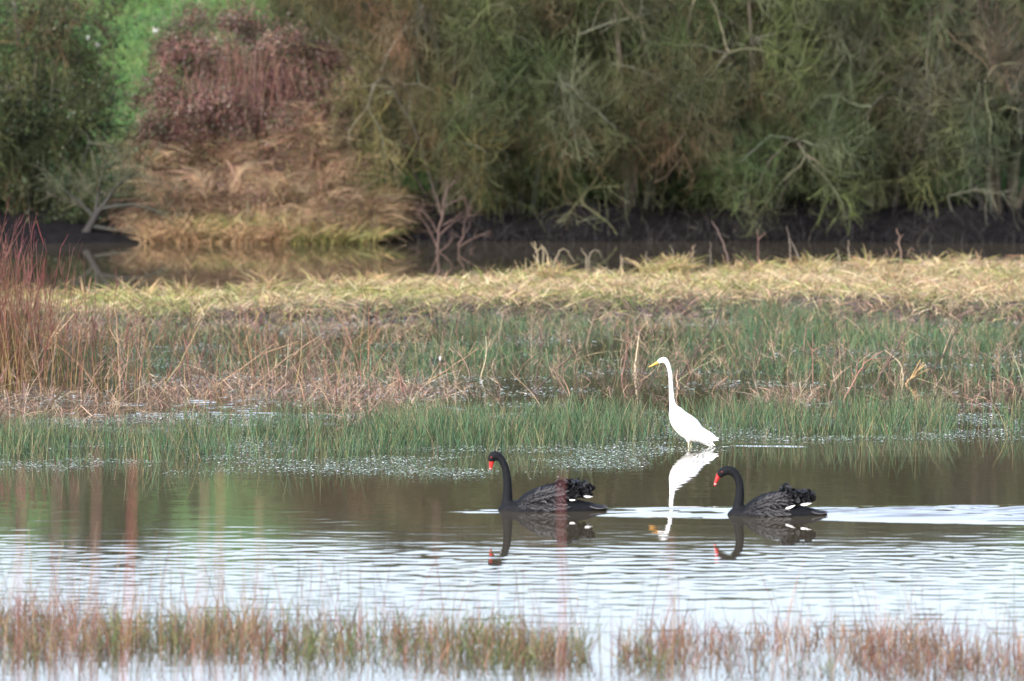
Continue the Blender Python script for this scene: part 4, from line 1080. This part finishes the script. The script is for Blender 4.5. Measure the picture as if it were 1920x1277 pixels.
for nm, lab, pts, rp, col, br in (
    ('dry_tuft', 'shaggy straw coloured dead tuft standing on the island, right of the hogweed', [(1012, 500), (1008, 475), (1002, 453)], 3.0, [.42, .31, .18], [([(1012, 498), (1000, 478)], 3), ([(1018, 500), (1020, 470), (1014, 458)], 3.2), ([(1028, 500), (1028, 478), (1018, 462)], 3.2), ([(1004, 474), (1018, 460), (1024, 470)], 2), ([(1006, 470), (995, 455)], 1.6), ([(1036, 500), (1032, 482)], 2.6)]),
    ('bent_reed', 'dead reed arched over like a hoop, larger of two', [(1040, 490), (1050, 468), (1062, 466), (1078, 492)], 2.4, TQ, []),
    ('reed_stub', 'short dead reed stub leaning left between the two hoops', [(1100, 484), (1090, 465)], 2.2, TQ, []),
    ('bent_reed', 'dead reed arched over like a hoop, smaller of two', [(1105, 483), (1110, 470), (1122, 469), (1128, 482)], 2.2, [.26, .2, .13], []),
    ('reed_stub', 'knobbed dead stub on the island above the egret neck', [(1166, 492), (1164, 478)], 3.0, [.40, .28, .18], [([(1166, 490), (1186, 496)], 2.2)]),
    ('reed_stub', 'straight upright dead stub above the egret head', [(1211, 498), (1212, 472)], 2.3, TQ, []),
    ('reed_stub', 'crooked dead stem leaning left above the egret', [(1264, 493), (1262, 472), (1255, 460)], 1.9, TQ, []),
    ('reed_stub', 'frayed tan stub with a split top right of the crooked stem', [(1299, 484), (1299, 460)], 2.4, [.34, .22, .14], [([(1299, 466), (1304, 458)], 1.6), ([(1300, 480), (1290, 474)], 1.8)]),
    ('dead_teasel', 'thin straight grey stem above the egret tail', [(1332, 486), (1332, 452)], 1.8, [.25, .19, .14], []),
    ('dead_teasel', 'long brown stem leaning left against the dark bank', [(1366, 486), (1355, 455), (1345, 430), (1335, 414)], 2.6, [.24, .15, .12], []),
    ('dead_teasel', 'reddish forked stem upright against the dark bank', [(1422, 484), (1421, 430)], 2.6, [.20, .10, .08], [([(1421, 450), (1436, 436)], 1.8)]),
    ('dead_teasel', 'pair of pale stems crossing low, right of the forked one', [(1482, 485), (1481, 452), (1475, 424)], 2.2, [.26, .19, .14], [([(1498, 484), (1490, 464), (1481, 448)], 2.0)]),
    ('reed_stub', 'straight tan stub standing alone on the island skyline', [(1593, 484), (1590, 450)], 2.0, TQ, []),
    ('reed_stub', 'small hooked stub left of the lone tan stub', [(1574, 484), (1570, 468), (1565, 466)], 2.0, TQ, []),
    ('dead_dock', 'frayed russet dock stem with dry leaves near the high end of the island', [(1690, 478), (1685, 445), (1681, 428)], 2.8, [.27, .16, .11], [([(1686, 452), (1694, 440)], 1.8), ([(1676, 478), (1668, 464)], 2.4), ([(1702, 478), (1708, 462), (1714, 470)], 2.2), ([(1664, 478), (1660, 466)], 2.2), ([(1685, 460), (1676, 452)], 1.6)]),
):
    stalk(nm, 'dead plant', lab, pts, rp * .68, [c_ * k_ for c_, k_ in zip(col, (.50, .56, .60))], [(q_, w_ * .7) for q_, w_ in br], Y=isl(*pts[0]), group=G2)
# tall blurred stems close to the camera
G3 = 'blurred stems close to the camera'
RS = [.26, .085, .07]
def near_stem(label, tx, ty, fx, Y, r, col):
    gz = float(terrain(np.array([at_px(fx, Y)]), np.array([Y]))[0])
    fy = float(np.interp(gz, *zip(*sorted((float(on_y(fx, q, Y)[2]), q) for q in (600, 2600)))))
    stalk('near_stem', 'stem', label, [(fx, fy), (fx * .7 + tx * .3, fy * .6 + ty * .4), (fx * .3 + tx * .7, fy * .25 + ty * .75), (tx, ty)], r * .88, [c_ * .8 + .03 for c_ in col], Y=Y, group=G3)
near_stem('blurred red stem crossing in front of the leading swan', 1053, 886, 1046, 25, 3.6, [.24, .06, .06])
near_stem('blurred orange red stem over the dark water, tallest of the stems over dark water', 412, 880, 404, 25, 3.4, [.34, .12, .08])
near_stem('blurred brown stem at the left, thickest of the stems over dark water', 182, 840, 165, 24, 4.2, [.24, .10, .08])
near_stem('blurred bright red stem leaning right at the left', 250, 860, 212, 24.5, 3.6, [.36, .08, .06])
near_stem('blurred pinkish stem leaning right between two left groups', 384, 900, 350, 25, 2.8, [.34, .15, .12])
near_stem('blurred thin red stem nearest the left edge', 40, 870, 28, 25, 2.8, [.30, .10, .09])
near_stem('blurred purplish stem second from the left edge', 108, 870, 84, 24.5, 3.4, [.20, .08, .09])
near_stem('blurred faint stem just left of the thickest brown one', 140, 900, 122, 25.5, 2.4, [.26, .11, .10])
near_stem('blurred faint red stem right of the green reflection', 486, 930, 474, 26, 2.2, [.32, .14, .11])
near_stem('blurred short red stem in front of the white reflection below the following swan', 1258, 1000, 1254, 27, 2.2, [.36, .11, .08])
near_stem('blurred faint brown stem over dark water left of the leading swan', 818, 940, 812, 27, 1.8, [.26, .15, .12])
